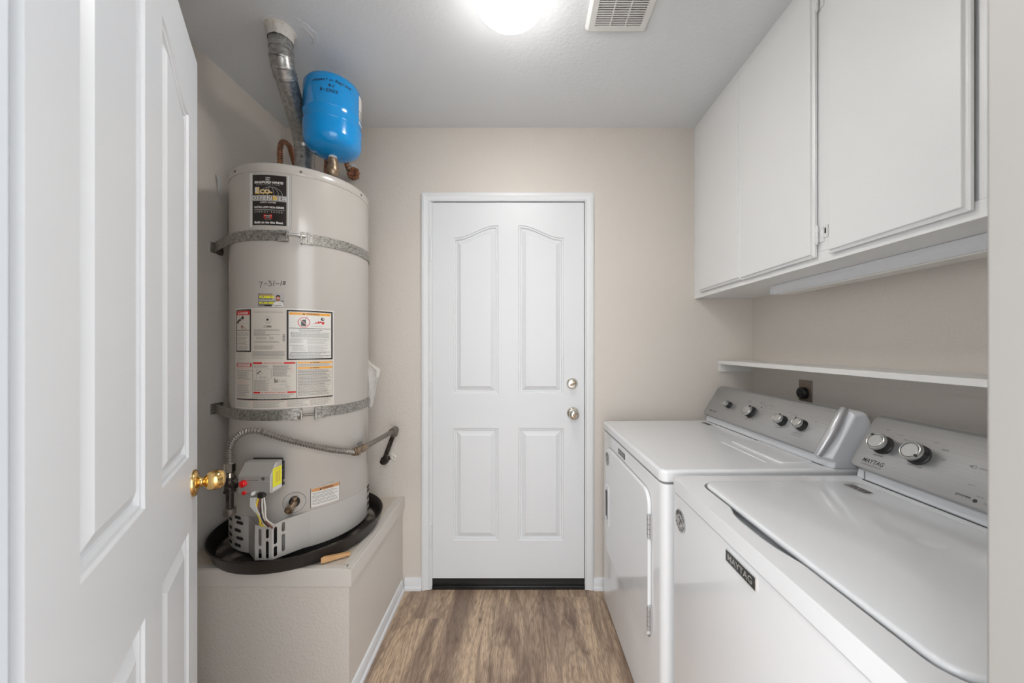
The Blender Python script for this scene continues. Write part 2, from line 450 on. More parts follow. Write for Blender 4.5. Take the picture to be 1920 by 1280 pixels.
def handwrite(pr, text, a0, b0, cw, h, w, mat, slope=0.0):
    a = a0
    for ch in text:
        if ch == ' ': a += cw * 0.8; continue
        for st in HAND[ch]:
            pts = [Vector((p[0], p[1], 0)) for p in st]
            if len(pts) > 2: pts = smoothpath(pts, 0.12)
            pr.stroke([(a + p[0] * cw * 0.8 + p[1] * h * 0.08, b0 + p[1] * h + (a - a0) * slope) for p in pts], w, mat)
        a += cw

# ------------------------------------------------------------------ room shell
XL, XR, YB, YF, ZC = -1.274, 1.200, 1.879, 0.28, 2.44
def struct(name, mb, mat, label, **k):
    return props(mb.build(name, mat, **k), label, kind='structure')
struct('wall_back', MB().box(XL - .12, XR + .12, YB + .012, YB + .12, 0, ZC).box(XL - .12, -.504, YB, YB + .02, 0, ZC).box(.316, XR + .12, YB, YB + .02, 0, ZC).box(-.504, .316, YB, YB + .02, 2.052, ZC),
       WALL, 'beige textured end wall around the closed white door')
struct('wall_left', MB().box(XL - .12, XL, YF - .11, YB, 0, ZC), WALL, 'beige wall beside the water heater')
struct('wall_right', MB().box(XR, XR + .12, YF - .11, YB, 0, ZC), WALL, 'beige wall behind the washer, dryer and shelf')
JL, JR, JH = -.424, .378, 2.075
struct('wall_front', MB().box(XL - .12, JL - .02, YF - .11, YF, 0, ZC).box(JR + .02, XR + .12, YF - .11, YF, 0, ZC).box(JL - .02, JR + .02, YF - .11, YF, JH + .02, ZC),
       WALL, 'beige wall with the doorway the picture is taken through')
ceil = struct('ceiling', MB().box(XL - .12, XR + .12, -1.7, YB + .12, ZC, ZC + .06), CEIL, 'light grey orange-peel textured ceiling')

# floor: one plank object per board on a subfloor
floor = struct('floor', MB().box(XL - .12, XR + .12, -1.7, YB, -.05, -.009), BLACKP, 'grey-brown oak look plank floor')
PW, PL = .229, 1.22
plank_meshes = {}
starts = {0: 1.31, 1: .65, 2: .2, 3: 1.672, 4: .80, 5: 1.08, 6: 1.816, 7: .72, 8: .55, 9: 1.2, 10: .3, 11: .8}
for k in range(12):
    x0 = -.377 - 4 * PW + k * PW
    e = starts[k]; edges = [e + j * PL for j in range(-4, 3)]
    for y0, y1 in zip(edges, edges[1:]):
        a, b = max(y0, -1.6), min(y1, YB)
        if b - a < .02: continue
        g = .00015
        key = round(b - a, 4)
        if key not in plank_meshes:
            mb = MB(); w, l = PW - 2 * g, (b - a) - 2 * g; c = .0006
            mb.loft([[(0, 0, -.009), (w, 0, -.009), (w, l, -.009), (0, l, -.009)], [(0, 0, -c), (w, 0, -c), (w, l, -c), (0, l, -c)],
                     [(c, c, 0), (w - c, c, 0), (w - c, l - c, 0), (c, l - c, 0)]])
            o = mb.build('plank', WOOD, floor, smooth=None); plank_meshes[key] = o.data
        else:
            o = bpy.data.objects.new('plank', plank_meshes[key]); COL.objects.link(o); o.parent = floor
        o.location = (x0 + g, a + g, 0)

# baseboards: profile (thickness, height) swept along a wall
BBP = [(0, 0), (.020, 0), (.020, .012), (.016, .016), (.012, .019), (.0115, .048), (.007, .057), (.0, .060)]
def baseboard(name, p0, p1, nrm, label):
    mb = MB()
    mb.loft([[(p[0] + nrm[0] * t, p[1] + nrm[1] * t, z) for t, z in BBP] for p in (p0, p1)])
    return struct(name, mb, TRIM, label, smooth=30)
baseboard('baseboard_back', (-.640, YB), (-.5505, YB), (0, -1), 'short white baseboard between the heater platform and the door casing')
baseboard('baseboard_back', (.357, YB), (XR, YB), (0, -1), 'white baseboard behind the dryer')

# door casings: profile swept round the opening
def casing(name, xa, xb, zt, y, w, label, prof):
    """prof: (distance outward from the opening edge, projection)"""
    mb = MB(); loops = []
    for sx, base in ((xa, 0), (xa, 1), (xb, 1), (xb, 0)):
        s = -1 if sx == xa else 1
        loops.append([(sx + s * d, y - t, (zt + d) if base else 0.0) for d, t in prof])
    mb.loft(loops)
    return struct(name, mb, TRIM, label, smooth=30)
CASP = [(0, 0), (0, .010), (.004, .013), (.009, .010), (.011, .011), (.024, .0125), (.030, .016), (.040, .016), (.043, .013), (.046, .012), (.046, 0)]
casing('trim_1', -.5045, .3110, 2.046, YB, .046, 'white moulded casing around the closed back door', CASP)
# thin door stop/jamb inside the casing of the back door
struct('trim_4', MB().box(-.5045, -.4945, YB - .004, YB + .012, 0, 2.048).box(.3115, .3165, YB - .004, YB + .012, 0, 2.048).box(-.5045, .3165, YB - .004, YB + .012, 2.046, 2.052),
       TRIM, 'white jamb edge of the back door')
# near doorway: jambs (the picture shows the left one white, the right one cream)
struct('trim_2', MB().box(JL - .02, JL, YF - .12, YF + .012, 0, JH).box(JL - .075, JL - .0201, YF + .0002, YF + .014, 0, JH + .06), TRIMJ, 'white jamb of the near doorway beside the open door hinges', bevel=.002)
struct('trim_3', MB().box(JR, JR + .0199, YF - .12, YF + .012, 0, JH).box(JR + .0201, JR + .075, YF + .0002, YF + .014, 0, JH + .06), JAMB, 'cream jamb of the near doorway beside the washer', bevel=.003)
struct('trim_5', MB().box(JL, JR, YF - .12, YF + .012, JH, JH + .02), TRIM, 'white head jamb of the near doorway')

# ------------------------------------------------------------------ doors
PPROF = [(0, 0), (.003, .0042), (.007, .0050), (.010, .0042), (.0125, .0112), (.0165, .0122), (.039, .0022), (.041, .0010)]
def make_door(root, W, z0, z1, outlines, thick=.035):
    mb = MB(); ev = .0
    face = lambda a, b, off: (a, off, b)
    plate(mb, [(0, z0), (W, z0), (W, z1), (0, z1)], [f(0) for f in outlines], face, .0128)
    mb.box(0, W, .0128, thick, z0, z1)
    mb.build('door_slab', DOOR, root, smooth=None)
    for ol in outlines:
        p = MB()
        p.loft([[(x, d, z) for x, z in ol(i)] for i, d in PPROF], cap0=False, cap1=False)
        inner = ol(PPROF[-1][0]); vs, tr = tess([inner]); p.add([(x, PPROF[-1][1], z) for x, z in vs], tr)
        p.build('panel', DOOR, root, smooth=28)

d1 = thing('door_1', 'closed white four panel door with arched upper panels in the end wall', 'door', (-.4935, YB - .004, 0), kind='structure')
def fp(W, dz):
    """four panel outlines as functions of an inset, so that every step of the moulding keeps its points"""
    a, b = W * .1355, W * .434
    def arch(x0, x1, zz0, zl, zr):
        def f(i):
            u0, u1 = x0 + i, x1 - i; pts = [(u0, zz0 + i), (u1, zz0 + i)]; n = 22
            for k in range(n + 1):
                t = 1 - k / n
                x = u0 + (u1 - u0) * t; q = min(1, max(0, ((x - x0) / (x1 - x0) - .06) / .88)); q = q * q * (3 - 2 * q)
                pts.append((x, zl + (zr - zl) * q - i))
            return pts
        return f
    def rect(x0, x1, za, zb): return lambda i: [(x0 + i, za + i), (x1 - i, za + i), (x1 - i, zb - i), (x0 + i, zb - i)]
    lo, hi = 1.857 + dz, 1.922 + dz
    return [arch(a, b, 1.031 + dz, lo, hi), arch(W - b, W - a, 1.031 + dz, hi, lo), rect(a, b, .256 + dz, .851 + dz), rect(W - b, W - a, .256 + dz, .851 + dz)]
make_door(d1, .8015, .0575, 2.0425, fp(.8015, 0), .0155)
props(MB().box(.8017, .8048, .006, .013, .0575, 2.046).box(-.0008, .8048, .006, .013, 2.0427, 2.0458).box(-.0009, -.0001, .003, .013, .0575, 2.0427).build('gap_shade_strip', RUBBER, d1), 'black strip drawn for the shade in the gap round the door')  # black strip added to draw the shade in the door gap
for z0, z1 in ((1.738, 1.848), (.976, 1.089), (.223, .338)):
    mb = MB(); n = 5; h = (z1 - z0) / n
    for i in range(n):
        mb.lathe([(.0055, i * h + .0006), (.0055, (i + 1) * h - .0006)], (-.0075, -.004, z0), seg=14)
    mb.lathe([(.0045, -.006), (.0045, z1 - z0 + .006)], (-.0075, -.004, z0), seg=12)
    mb.build('hinge', DOOR, d1)
dx, dz_ = .2446 + .4935, 1.086
db = MB().lathe([(.030, 0), (.030, .004), (.024, .012), (.021, .015), (.014, .016), (.0, .016)], (dx, 0, dz_), (0, -1, 0), 32).build('deadbolt', NICKEL, d1)
MB().loft([[(dx + a * .82 - b * .57, y, dz_ + a * .57 + b * .82) for a, b in ((-.016, -.0045), (.016, -.0045), (.016, .0045), (-.016, .0045))] for y in (-.033, -.015)]).build('thumb_turn', OLDBRASS, db, bevel=.002)
kx, kz = .2475 + .4935, .931
kb = MB().lathe([(.031, 0), (.031, .003), (.027, .009), (.014, .012), (.012, .030), (.018, .036), (.0255, .046), (.0265, .056), (.022, .066), (.012, .070), (.0, .070)], (kx, 0, kz), (0, -1, 0), 36).build('door_knob', NICKEL, d1, smooth=50)
MB().lathe([(.0085, .068), (.0085, .074), (.006, .076), (0, .076)], (kx, 0, kz), (0, -1, 0), 20).build('lock_button', OLDBRASS, kb)
props(MB().box(.8045, .8075, -.006, .001, .900, .962).build('strike_plate', OLDBRASS, d1), 'dull brass strike plate')
sw = MB().box(-.001, .806, .000, .014, .034, .057).build('door_sweep', RUBBER, d1); props(sw, 'black rubber sweep')
struct('trim_6', MB().box(-.4945, .3115, YB - .010, YB + .012, 0, .020).box(-.4945, .3115, YB - .003, YB + .012, .020, .033).box(-.4945, .3115, YB - .012, YB - .010, .016, .0185), THRESH, 'black threshold under the closed white door', bevel=.0015)

phi = math.atan2(.825, -.565)
d2 = thing('door_2', 'open white four panel door swung inward beside the water heater', 'door', (-.441, .312, 0), phi, kind='structure')
W2 = .762
make_door(d2, W2, .012, 2.03, fp(W2, -.018), .035)
kx, kz = W2 - .052, .935
def knob(sgn, y0):
    k = MB().lathe([(.033, 0), (.033, .004), (.030, .008), (.017, .011), (.0125, .014), (.0115, .020), (.015, .024), (.0215, .028), (.0250, .037), (.0252, .048), (.0205, .059), (.011, .063), (.0, .0635)], (kx, y0, kz), (0, sgn, 0), 40).build('door_knob', BRASS, d2, smooth=55)
    return props(k, 'polished brass knob with round rose')
knob(-1, 0); knob(1, .035)
MB().box(W2 - .0005, W2 + .001, .006, .029, kz - .028, kz + .028).build('latch_plate', BRASS, d2)

# ------------------------------------------------------------------ heater platform
PF = 1.262
def skew(y): return -.652 + (1.879 - y) / .62 * .019      # its side runs slightly out of square
pt = thing('heater_platform', 'boxed-in beige platform that carries the water heater', 'platform', (-.96, 1.57, 0))
def qbox(mb, x0, y0, y1, z0, z1, dx=0.0):
    return mb.loft([[(x0, y0, z), (skew(y0) + dx, y0, z), (skew(y1) + dx, y1, z), (x0, y1, z)] for z in (z0, z1)])
def under(o, root): return reparent_world(o, root)
under(qbox(MB(), XL, PF + .008, YB, 0, .425).build('platform_body', WALL), pt)
under(qbox(MB(), XL, PF + .02, YB, .425, .4845, -.02).build('top_board', RAWBOARD), pt)
fa = MB().loft([[(XL, PF, z), (skew(PF) + .0108, PF, z), (skew(PF + .019) + .006 - .019, PF + .019, z), (XL, PF + .019, z)] for z in (.425, .487)])
under(fa.build('fascia_board', BOARDP, bevel=.002), pt)
fb = MB().loft([[(skew(PF) + .0110, PF, z), (skew(YB) + .0110, YB, z), (skew(YB) - .013, YB, z), (skew(PF) - .0128, PF + .019, z)] for z in (.425, .487)])
under(fb.build('fascia_board', BOARDP, bevel=.002), pt)
under(MB().box(-1.25, -.648, PF + .002, PF + .024, .487, .4905).build('edge_batten', BOARDP, bevel=.0008), pt)
mb = MB(); mb.loft([[(skew(y) + dxx - .03, y, z) for dxx, z in ((0, .487), (.024, .487), (.024, .4885), (0, .4885))] for y in (PF + .03, YB)])
under(mb.build('edge_batten', BOARDP), pt)
# baseboard along the platform's side
mb = MB(); mb.loft([[(skew(y) + t * .9, y, z) for t, z in BBP] for y in (PF + .008, YB - .0205)])
struct('baseboard_left', mb, TRIM, 'white baseboard running along the platform side', smooth=30)

# ------------------------------------------------------------------ drain pan
pan = thing('drain_pan', 'round black plastic drain pan under the water heater', 'pan', (-.950, 1.515, .4908))
MB().lathe([(.287, 0), (.293, .004), (.309, .050), (.314, .054), (.3145, .057), (.311, .0585), (.307, .056), (.303, .052), (.289, .010), (.282, .0062)], (0, 0, 0), seg=96).build('pan_wall', PANM, pan, smooth=40)
MB().lathe([(.286, .0015), (.286, .0065), (.0, .0065)], (0, 0, 0), seg=96).build('pan_floor', PANDUST, pan)

# wedge of wood beside the pan
w = MB()
P = [Vector((-.745, 1.2870)), Vector((-.664, 1.342)), Vector((-.671, 1.358)), Vector((-.739, 1.302))]
z = .4906; H1, H2 = .024, .009
w.loft([[(p.x, p.y, z) for p in P], [(P[0].x, P[0].y, z + H1), (P[1].x, P[1].y, z + H2), (P[2].x, P[2].y, z + H2), (P[3].x, P[3].y, z + H1)]])
o = w.build('wood_wedge', RAWWOOD, bevel=.002)
props(o, 'small tan wooden wedge lying beside the black drain pan', 'wedge')

# ------------------------------------------------------------------ water heater
HC = (-.964, 1.547); HR = .2545; A0 = math.atan2(-HC[1], -HC[0])
def cyl(s, z, off=0.0, C=HC, R=HR, a0=A0):
    an = a0 + s / R
    return (C[0] + (R + off) * math.cos(an), C[1] + (R + off) * math.sin(an), z)
def cylbox(mb, s0, s1, z0, z1, o0, o1, n=None, mi=None):
    n = n or max(1, int(abs(s1 - s0) / .012))
    loops = [[cyl(s0 + (s1 - s0) * i / n, z, o) for z, o in ((z0, o0), (z0, o1), (z1, o1), (z1, o0))] for i in range(n + 1)]
    return mb.loft(loops, mi=mi)
ht = thing('water_heater', 'tall beige cylindrical gas water heater standing in a black drain pan', 'water heater', (HC[0], HC[1], .498))
def H(o): return reparent_world(o, ht)
MB_ = MB
H(MB().lathe([(.236, .4985), (.236, .53)], (HC[0], HC[1], 0), seg=96).build('base_ring', BLACKP))
H(MB().lathe([(.248, .527), (HR + .001, .527), (HR + .001, .661), (.250, .661)], (HC[0], HC[1], 0), seg=128).build('jacket_skirt', HEATER2))
H(MB().lathe([(.250, .660), (HR - .0012, .6605), (HR, .663), (HR, 1.925), (.250, 1.925)], (HC[0], HC[1], 0), seg=128).build('jacket', HEATER))
H(MB().lathe([(.250, 1.918), (HR + .0016, 1.918), (HR + .0024, 1.921), (HR + .0024, 1.944), (HR - .002, 1.953), (HR - .010, 1.9565), (.0, 1.960)], (HC[0], HC[1], 0), seg=128).build('top_lid', HEATER, smooth=50))
for s in (-.262, -.012, .235, -.45, .45):
    c = cyl(s, 1.932, .002); d = Vector((c[0] - HC[0], c[1] - HC[1], 0)).normalized()
    H(MB().lathe([(.0045, 0), (.0045, .002), (.003, .0035), (0, .0035)], c, d, 14).build('screw', GREYPIPE))
# louvre slots in the skirt
i = 0
for k, z in enumerate((.6615 - .012, .632, .602, .575, .5475)):
    for s in (-.241 + (.008 if k % 2 else -.004), -.300, .318):
        m = MB(); p = Print(cyl, [DARKHOLE], base=.0030)
        p.poly(capsule(s, z, .038 if s > -.29 else .03, .0115, 5), DARKHOLE, 0)
        H(p.mb.build('vent_slot', DARKHOLE, smooth=None))
# burner shield: folded sheet standing out of the skirt
J0 = cyl(-.1915, 0, .001); J1 = cyl(.0161, 0, .001); YS = 1.235
XA, XB2 = -.9434, -.884
ZT, ZB = .660, .5365
sh = MB()
plate(sh, [(XA, ZB), (XB2, ZB + .002), (XB2, ZT), (XA, ZT - .001)],
      [capsule(-.9258, .617, .0115, .059), capsule(-.9258, .560, .0115, .034), capsule(-.9005, .630, .0105, .034), capsule(-.9005, .573, .0105, .061)],
      lambda a, b, o: (a, YS + o, b), .0012)
L1 = Vector((J1[0] - XB2, J1[1] - YS)); l1 = L1.length; e1 = L1 / l1
def fr(a, b, o): return (XB2 + e1.x * a - e1.y * o, YS + e1.y * a + e1.x * o, b)
plate(sh, [(0, .5385), (l1, .5300), (l1, .6600), (l1 * .5, .662), (l1 * .30, .6625), (l1 * .10, .6595), (0, ZT)],
      [capsule(.0105, .619, .0105, .060), capsule(.0105, .563, .0105, .036), capsule(.0355, .639, .0105, .034), capsule(.0355, .583, .0105, .062)], fr, .0012)
L0 = Vector((XA - J0[0], YS - J0[1])); l0 = L0.length; e0 = L0 / l0
plate(sh, [(0, .529), (l0, ZB), (l0, ZT), (0, .661)], [capsule(l0 - .008, .60, .003, .06, 3)], lambda a, b, o: (J0[0] + e0.x * a - e0.y * o, J0[1] + e0.y * a + e0.x * o, b), .0012)
H(sh.build('burner_shield', HEATER2, smooth=None))
H(MB().box(-.932, -.888, 1.268, 1.295, .54, .625).build('burner_door', DARKHOLE, bevel=.004))

# big rating label, flat print on the jacket
PM = [P_WHITE, P_CREAM, P_BLACK, P_GREY, P_LGREY, P_RED, P_ORANGE, P_TAN, P_GOLD, P_YELLOW, P_SKIN, P_PINK, P_SILVER]
p = Print(cyl, PM, seg=.01)
p.rect(-.2627, 1.0535, .0985, 1.4212, P_CREAM, 0)
p.frame(-.2627, 1.0535, .0985, 1.4212, .003, P_WHITE, 1)
# danger column
p.rect(-.2584, 1.2607, -.1813, 1.4175, P_BLACK, 1); p.rect(-.2530, 1.2660, -.1868, 1.4125, P_CREAM, 2)
p.rect(-.2525, 1.3965, -.187, 1.412, P_RED, 3); p.text('DANGER', -.233, 1.3995, .040, .0085, P_WHITE, 4, bold=.03)
p.poly([(-.245, 1.3995), (-.236, 1.3995), (-.2405, 1.4085)], P_WHITE, 4)
p.rect(-.253, 1.3395, -.187, 1.3412, P_BLACK, 3)
p.stroke([(-.247, 1.372), (-.236, 1.378), (-.221, 1.385)], .0085, P_BLACK, 3); p.ring(-.246, 1.370, .004, .003, P_BLACK, 3, 12); p.poly(circle(-.219, 1.387, .006, 12), P_BLACK, 3)
p.stroke([(-.221, 1.376), (-.222, 1.364)], .002, P_PINK, 3)
p.poly([(-.229, 1.352), (-.225, 1.361), (-.214, 1.354), (-.200, 1.345), (-.214, 1.343), (-.226, 1.347)], P_SKIN, 3)
p.stroke([(-.245, 1.356), (-.232, 1.365), (-.210, 1.363), (-.196, 1.369)], .0008, P_LGREY, 3)
for z1, n in ((1.334, 3), (1.317, 3), (1.300, 3), (1.284, 2), (1.275, 2)):
    p.lines(-.2505, z1 - n * .0046, -.190, z1, n, P_GREY, 3, .36)
p.lines(-.256, 1.2465, -.200, 1.2565, 3, P_LGREY, 1, .3); p.lines(-.256, 1.2325, -.196, 1.2425, 3, P_LGREY, 1, .3)
# middle column
p.text('AUTOMATIC STORAGE WATER HEATER', -.1715, 1.4045, .103, .0040, P_GREY, 1, bold=.015)
p.ring(-.1195, 1.379, .0125, .0011, P_LGREY, 1); st = []
for k in range(10):
    r = .0072 if k % 2 == 0 else .003; an = PI / 2 + k * PI / 5; st.append((-.1195 + r * math.cos(an), 1.379 + r * math.sin(an)))
p.poly(st, P_BLACK, 2); p.rect(-.125, 1.3895, -.114, 1.3915, P_LGREY, 2); p.rect(-.126, 1.3665, -.110, 1.3682, P_GREY, 2)
p.rect(-.1327, 1.3505, -.1066, 1.3575, P_GREY, 1); p.rect(-.131, 1.3525, -.122, 1.3555, P_CREAM, 2)
for z1, n, a1 in ((1.345, 2, -.076), (1.3375, 3, -.125), (1.327, 1, -.078), (1.3235, 1, -.11)):
    p.lines(-.170, z1 - n * .0038, a1, z1, n, P_GREY, 1, .42, .12)
p.lines(-.160, 1.307, -.122, 1.3165, 3, P_GREY, 1, .4, .1); p.lines(-.114, 1.307, -.098, 1.3165, 3, P_GREY, 1, .4, .1)
p.lines(-.169, 1.2935, -.078, 1.3015, 2, P_GREY, 1, .4, .1); p.lines(-.169, 1.2705, -.089, 1.2855, 4, P_GREY, 1, .42, .3)
for k in range(9): p.rect(-.0705, 1.2995 + k * .0031, -.0622, 1.2995 + k * .0031 + (.0022 if k % 3 else .0013), P_GREY if k != 5 else P_BLACK, 1)
p.lines(-.176, 1.2445, -.0625, 1.2645, 7, P_GREY, 1, .5, .04); p.lines(-.176, 1.2355, -.0625, 1.2415, 2, P_GREY, 1, .4, .3)
# warning box
p.rect(-.0573, 1.231, .0947, 1.4165, P_BLACK, 1); p.rect(-.0512, 1.2365, .0890, 1.4108, P_WHITE, 2)
p.rect(-.0490, 1.3985, .0858, 1.4080, P_ORANGE, 3)
p.text('WARNING', .0055, 1.4, .041, .0066, P_BLACK, 4, bold=.02); p.poly([(-.0075, 1.4), (.0015, 1.4), (-.003, 1.4068)], P_BLACK, 4)
p.ring(-.0030, 1.3715, .0185, .0022, P_RED, 4); p.poly([(-.012, 1.358), (.0035, 1.357), (.0035, 1.381), (-.005, 1.382), (-.012, 1.377)], P_BLACK, 3)
p.stroke([(-.017, 1.383), (.010, 1.360)], .0026, P_PINK, 5); p.stroke([(.001, 1.381), (.003, 1.388), (.008, 1.3935)], .0012, P_BLACK, 3)
p.poly([(.0235, 1.3655), (.034, 1.3695), (.036, 1.3745), (.040, 1.371), (.0445, 1.379), (.048, 1.373), (.051, 1.3795), (.055, 1.3735), (.0625, 1.377), (.0645, 1.372), (.0625, 1.366)], P_RED, 3)
p.poly(circle(.0585, 1.3860, .0060, 14), P_BLACK, 3); p.poly(circle(.0600, 1.3868, .0030, 10), P_WHITE, 4); p.text('Flammable Vapors', .020, 1.3560, .038, .0036, P_GREY, 3)
p.rect(-.0487, 1.3484, .0881, 1.3500, P_BLACK, 3)
p.text('FIRE AND EXPLOSION HAZARD', -.019, 1.3408, .076, .0036, P_BLACK, 3, bold=.02); p.lines(-.015, 1.335, .052, 1.3390, 1, P_GREY, 3, .4, .05)
p.poly([(-.044, 1.330), (-.0385, 1.330), (-.0412, 1.3345)], P_BLACK, 3)
p.lines(-.036, 1.3300, .083, 1.3345, 1, P_GREY, 3, .45, .05); p.lines(-.045, 1.3145, .0835, 1.3295, 4, P_GREY, 3, .42, .03)
p.rect(-.0460, 1.3097, .0850, 1.3108, P_GREY, 3); p.lines(-.048, 1.2935, -.0045, 1.3085, 5, P_LGREY, 3, .45, .2); p.lines(.0075, 1.2895, .0815, 1.3085, 6, P_LGREY, 3, .45, .2)
p.lines(-.048, 1.2840, .0000, 1.2870, 1, P_GREY, 3, .4, .1); p.lines(-.040, 1.2645, .0045, 1.2830, 5, P_LGREY, 3, .45, .3); p.lines(.009, 1.2625, .0835, 1.2860, 6, P_LGREY, 3, .45, .35)
p.rect(-.0460, 1.2588, .0850, 1.2602, P_BLACK, 3); p.lines(-.048, 1.2500, .085, 1.2575, 2, P_GREY, 3, .45, .3)
p.rect(-.0500, 1.2465, .0880, 1.2480, P_BLACK, 3); p.lines(-.048, 1.2380, .085, 1.2455, 2, P_GREY, 3, .45, .3)
# lower rows
p.rect(-.2530, 1.2205, -.176, 1.2218, P_GREY, 1); p.rect(-.2525, 1.2070, -.1788, 1.2195, P_RED, 1); p.rect(-.2475, 1.2085, -.1850, 1.2180, P_CREAM, 2); p.text('FOR YOUR SAFETY', -.244, 1.2140, .055, .0030, P_RED, 3); p.text('READ BEFORE OPERATING', -.246, 1.2095, .060, .0030, P_RED, 3)
p.lines(-.250, 1.1965, -.183, 1.2055, 2, P_PINK, 1, .4, .1); p.rect(-.2540, 1.1925, -.175, 1.1936, P_BLACK, 1)
p.lines(-.248, 1.1600, -.182, 1.1895, 7, P_GREY, 1, .42, .3); p.lines(-.240, 1.1440, -.190, 1.1580, 4, P_PINK, 1, .42, .4); p.lines(-.248, 1.0950, -.184, 1.1420, 12, P_GREY, 1, .4, .3)
p.rect(-.2535, 1.0905, -.2525, 1.221, P_BLACK, 1); p.rect(-.1748, 1.0905, -.1736, 1.2235, P_BLACK, 1); p.rect(-.0262, 1.0905, -.0248, 1.2240, P_BLACK, 1)
p.rect(-.1724, 1.2172, -.0298, 1.2238, P_RED, 1); p.rect(-.1390, 1.2172, -.0655, 1.2238, P_CREAM, 2); p.text('OPERATING INSTRUCTIONS', -.136, 1.2185, .067, .0040, P_RED, 3, bold=.02)
p.lines(-.170, 1.2035, -.112, 1.2145, 3, P_GREY, 1, .4, .2)
p.frame(-.1613, 1.1656, -.1060, 1.1995, .0010, P_GREY, 1); p.ring(-.150, 1.1870, .0095, .0009, P_GREY, 1, 16); p.stroke([(-.155, 1.182), (-.149, 1.189), (-.145, 1.190)], .0032, P_BLACK, 2)
p.frame(-.134, 1.180, -.110, 1.188, .0006, P_LGREY, 1); p.lines(-.150, 1.167, -.110, 1.174, 2, P_GREY, 1, .3, .5)
p.lines(-.170, 1.1195, -.110, 1.1610, 11, P_GREY, 1, .45, .35)
p.lines(-.102, 1.1710, -.044, 1.2140, 12, P_GREY, 1, .5, .3); p.lines(-.047, 1.1850, -.036, 1.2130, 6, P_PINK, 1, .3, .5)
for k, hh in enumerate((.016, .009, .012, .008, .013, .006, .011, .008, .010, .007, .011)): p.rect(-.0965 + k * .0036, 1.1490, -.0965 + k * .0036 + (.0024 if k < 3 else .0011), 1.1490 + hh, P_BLACK if k < 3 else P_GREY, 1)
p.stroke([(-.0965, 1.1490), (-.056, 1.1490)], .0008, P_GREY, 1); p.lines(-.082, 1.1375, -.050, 1.1450, 2, P_LGREY, 1, .4, .2)
p.stroke([(-.062, 1.1300), (-.058, 1.1365), (-.055, 1.1300), (-.051, 1.1360), (-.047, 1.1310)], .0009, P_GREY, 1); p.lines(-.102, 1.1185, -.033, 1.1285, 3, P_LGREY, 1, .35, .2)
p.rect(-.1712, 1.1098, -.0280, 1.1160, P_RED, 1); p.rect(-.1455, 1.1098, -.0550, 1.1160, P_CREAM, 2); p.text('TO TURN OFF GAS TO APPLIANCE', -.142, 1.1110, .083, .0038, P_RED, 3, bold=.02)
p.lines(-.170, 1.0935, -.0300, 1.1075, 4, P_GREY, 1, .45, .15)
p.rect(-.0226, 1.2178, .0936, 1.2236, P_ORANGE, 1); p.text('WARNING', .024, 1.2187, .024, .0040, P_BLACK, 2, bold=.02); p.poly([(.017, 1.2187), (.0215, 1.2187), (.0192, 1.2227)], P_BLACK, 2)
p.lines(-.020, 1.2065, .091, 1.2165, 3, P_GREY, 1, .42, .15)
p.rect(-.0226, 1.1972, .0936, 1.2050, P_ORANGE, 1); p.text('WARNING', .024, 1.1990, .024, .0044, P_BLACK, 2, bold=.02); p.poly([(.017, 1.1990), (.0215, 1.1990), (.0192, 1.2032)], P_BLACK, 2)
z = 1.1950
for n in (3, 3, 5, 4, 3, 9, 4):
    p.lines(-.0215, z - n * .00315, .0915, z, n, P_GREY, 1, .45, .25); z -= n * .00315; p.rect(-.0215, z + .0002, .0915, z + .0010, P_GREY, 2)
p.rect(.0936, 1.0905, .0945, 1.2240, P_GREY, 1)
p.rect(-.2525, 1.0850, .0947, 1.0903, P_BLACK, 1); p.text('NOTICE: SHUTOFF SYSTEM', -.155, 1.0862, .080, .0030, P_LGREY, 2)
for a0, a1, zz in ((-.252, -.176, 1.081), (-.172, -.060, 1.081), (-.055, .014, 1.083), (.018, .090, 1.083)):
    p.lines(a0, 1.0580, a1, zz, 6, P_GREY if a0 > -.2 else P_LGREY, 1, .36, .3); p.frame(a0 - .001, 1.0560, a1 + .002, zz + .003, .0006, P_PINK, 1)
H(p.build('rating_label', None, 'white and cream label crowded with warnings and instructions'))

# upper nameplate
p = Print(cyl, PM, seg=.01)
p.poly(rrect(-.1881, 1.7134, -.0425, 1.9190, .008), P_GREY, 0); p.poly(rrect(-.1868, 1.7147, -.0438, 1.9178, .0075), P_WHITE, 1)
p.poly(rrect(-.1822, 1.7185, -.0475, 1.9130, .004), P_LGREY, 2); p.poly(rrect(-.1810, 1.7197, -.0487, 1.9118, .0035), P_WHITE, 3)
p.rect(-.1745, 1.7240, -.0575, 1.9060, P_BLACK, 4)
def g(x, y):          # nameplate crop coordinates to arc length and height
    return (-.1745 + (x - 150) / 620 * .117, 1.9060 - (y - 185) / 925 * .182)
p.poly([g(400, 225), g(490, 225), g(480, 285), g(410, 285)], P_LGREY, 5); p.stroke([g(405, 240), g(485, 262)], .003, P_BLACK, 6)
p.text('BRADFORD WHITE', *g(190, 345), .098, .0092, P_WHITE, 5, .25, .045); p.text('C O R P O R A T I O N', *g(225, 375), .082, .0030, P_LGREY, 5, 0, .02)
cx, cy = g(500, 560); rx, ry = .0385, .031
for q in (1.0, .66, .28):
    p.stroke([(cx + rx * q * math.cos(t), cy + ry * math.sin(t)) for t in [PI * k / 16 for k in range(17)]], .0011, P_LGREY, 5)
for q in (.33, .66):
    p.stroke([(cx - rx * math.sqrt(1 - q * q), cy + ry * q), (cx + rx * math.sqrt(1 - q * q), cy + ry * q)], .0011, P_LGREY, 5)
p.poly([g(205, 545), g(205, 425), g(300, 410), g(520, 480), g(530, 520), g(480, 550)], P_BLACK, 6)
p.text('E', *g(205, 540), .017, .0235, P_GOLD, 7, 0, .07); p.text('E', *g(208, 515), .016, .0200, P_WHITE, 8, 0, .02)
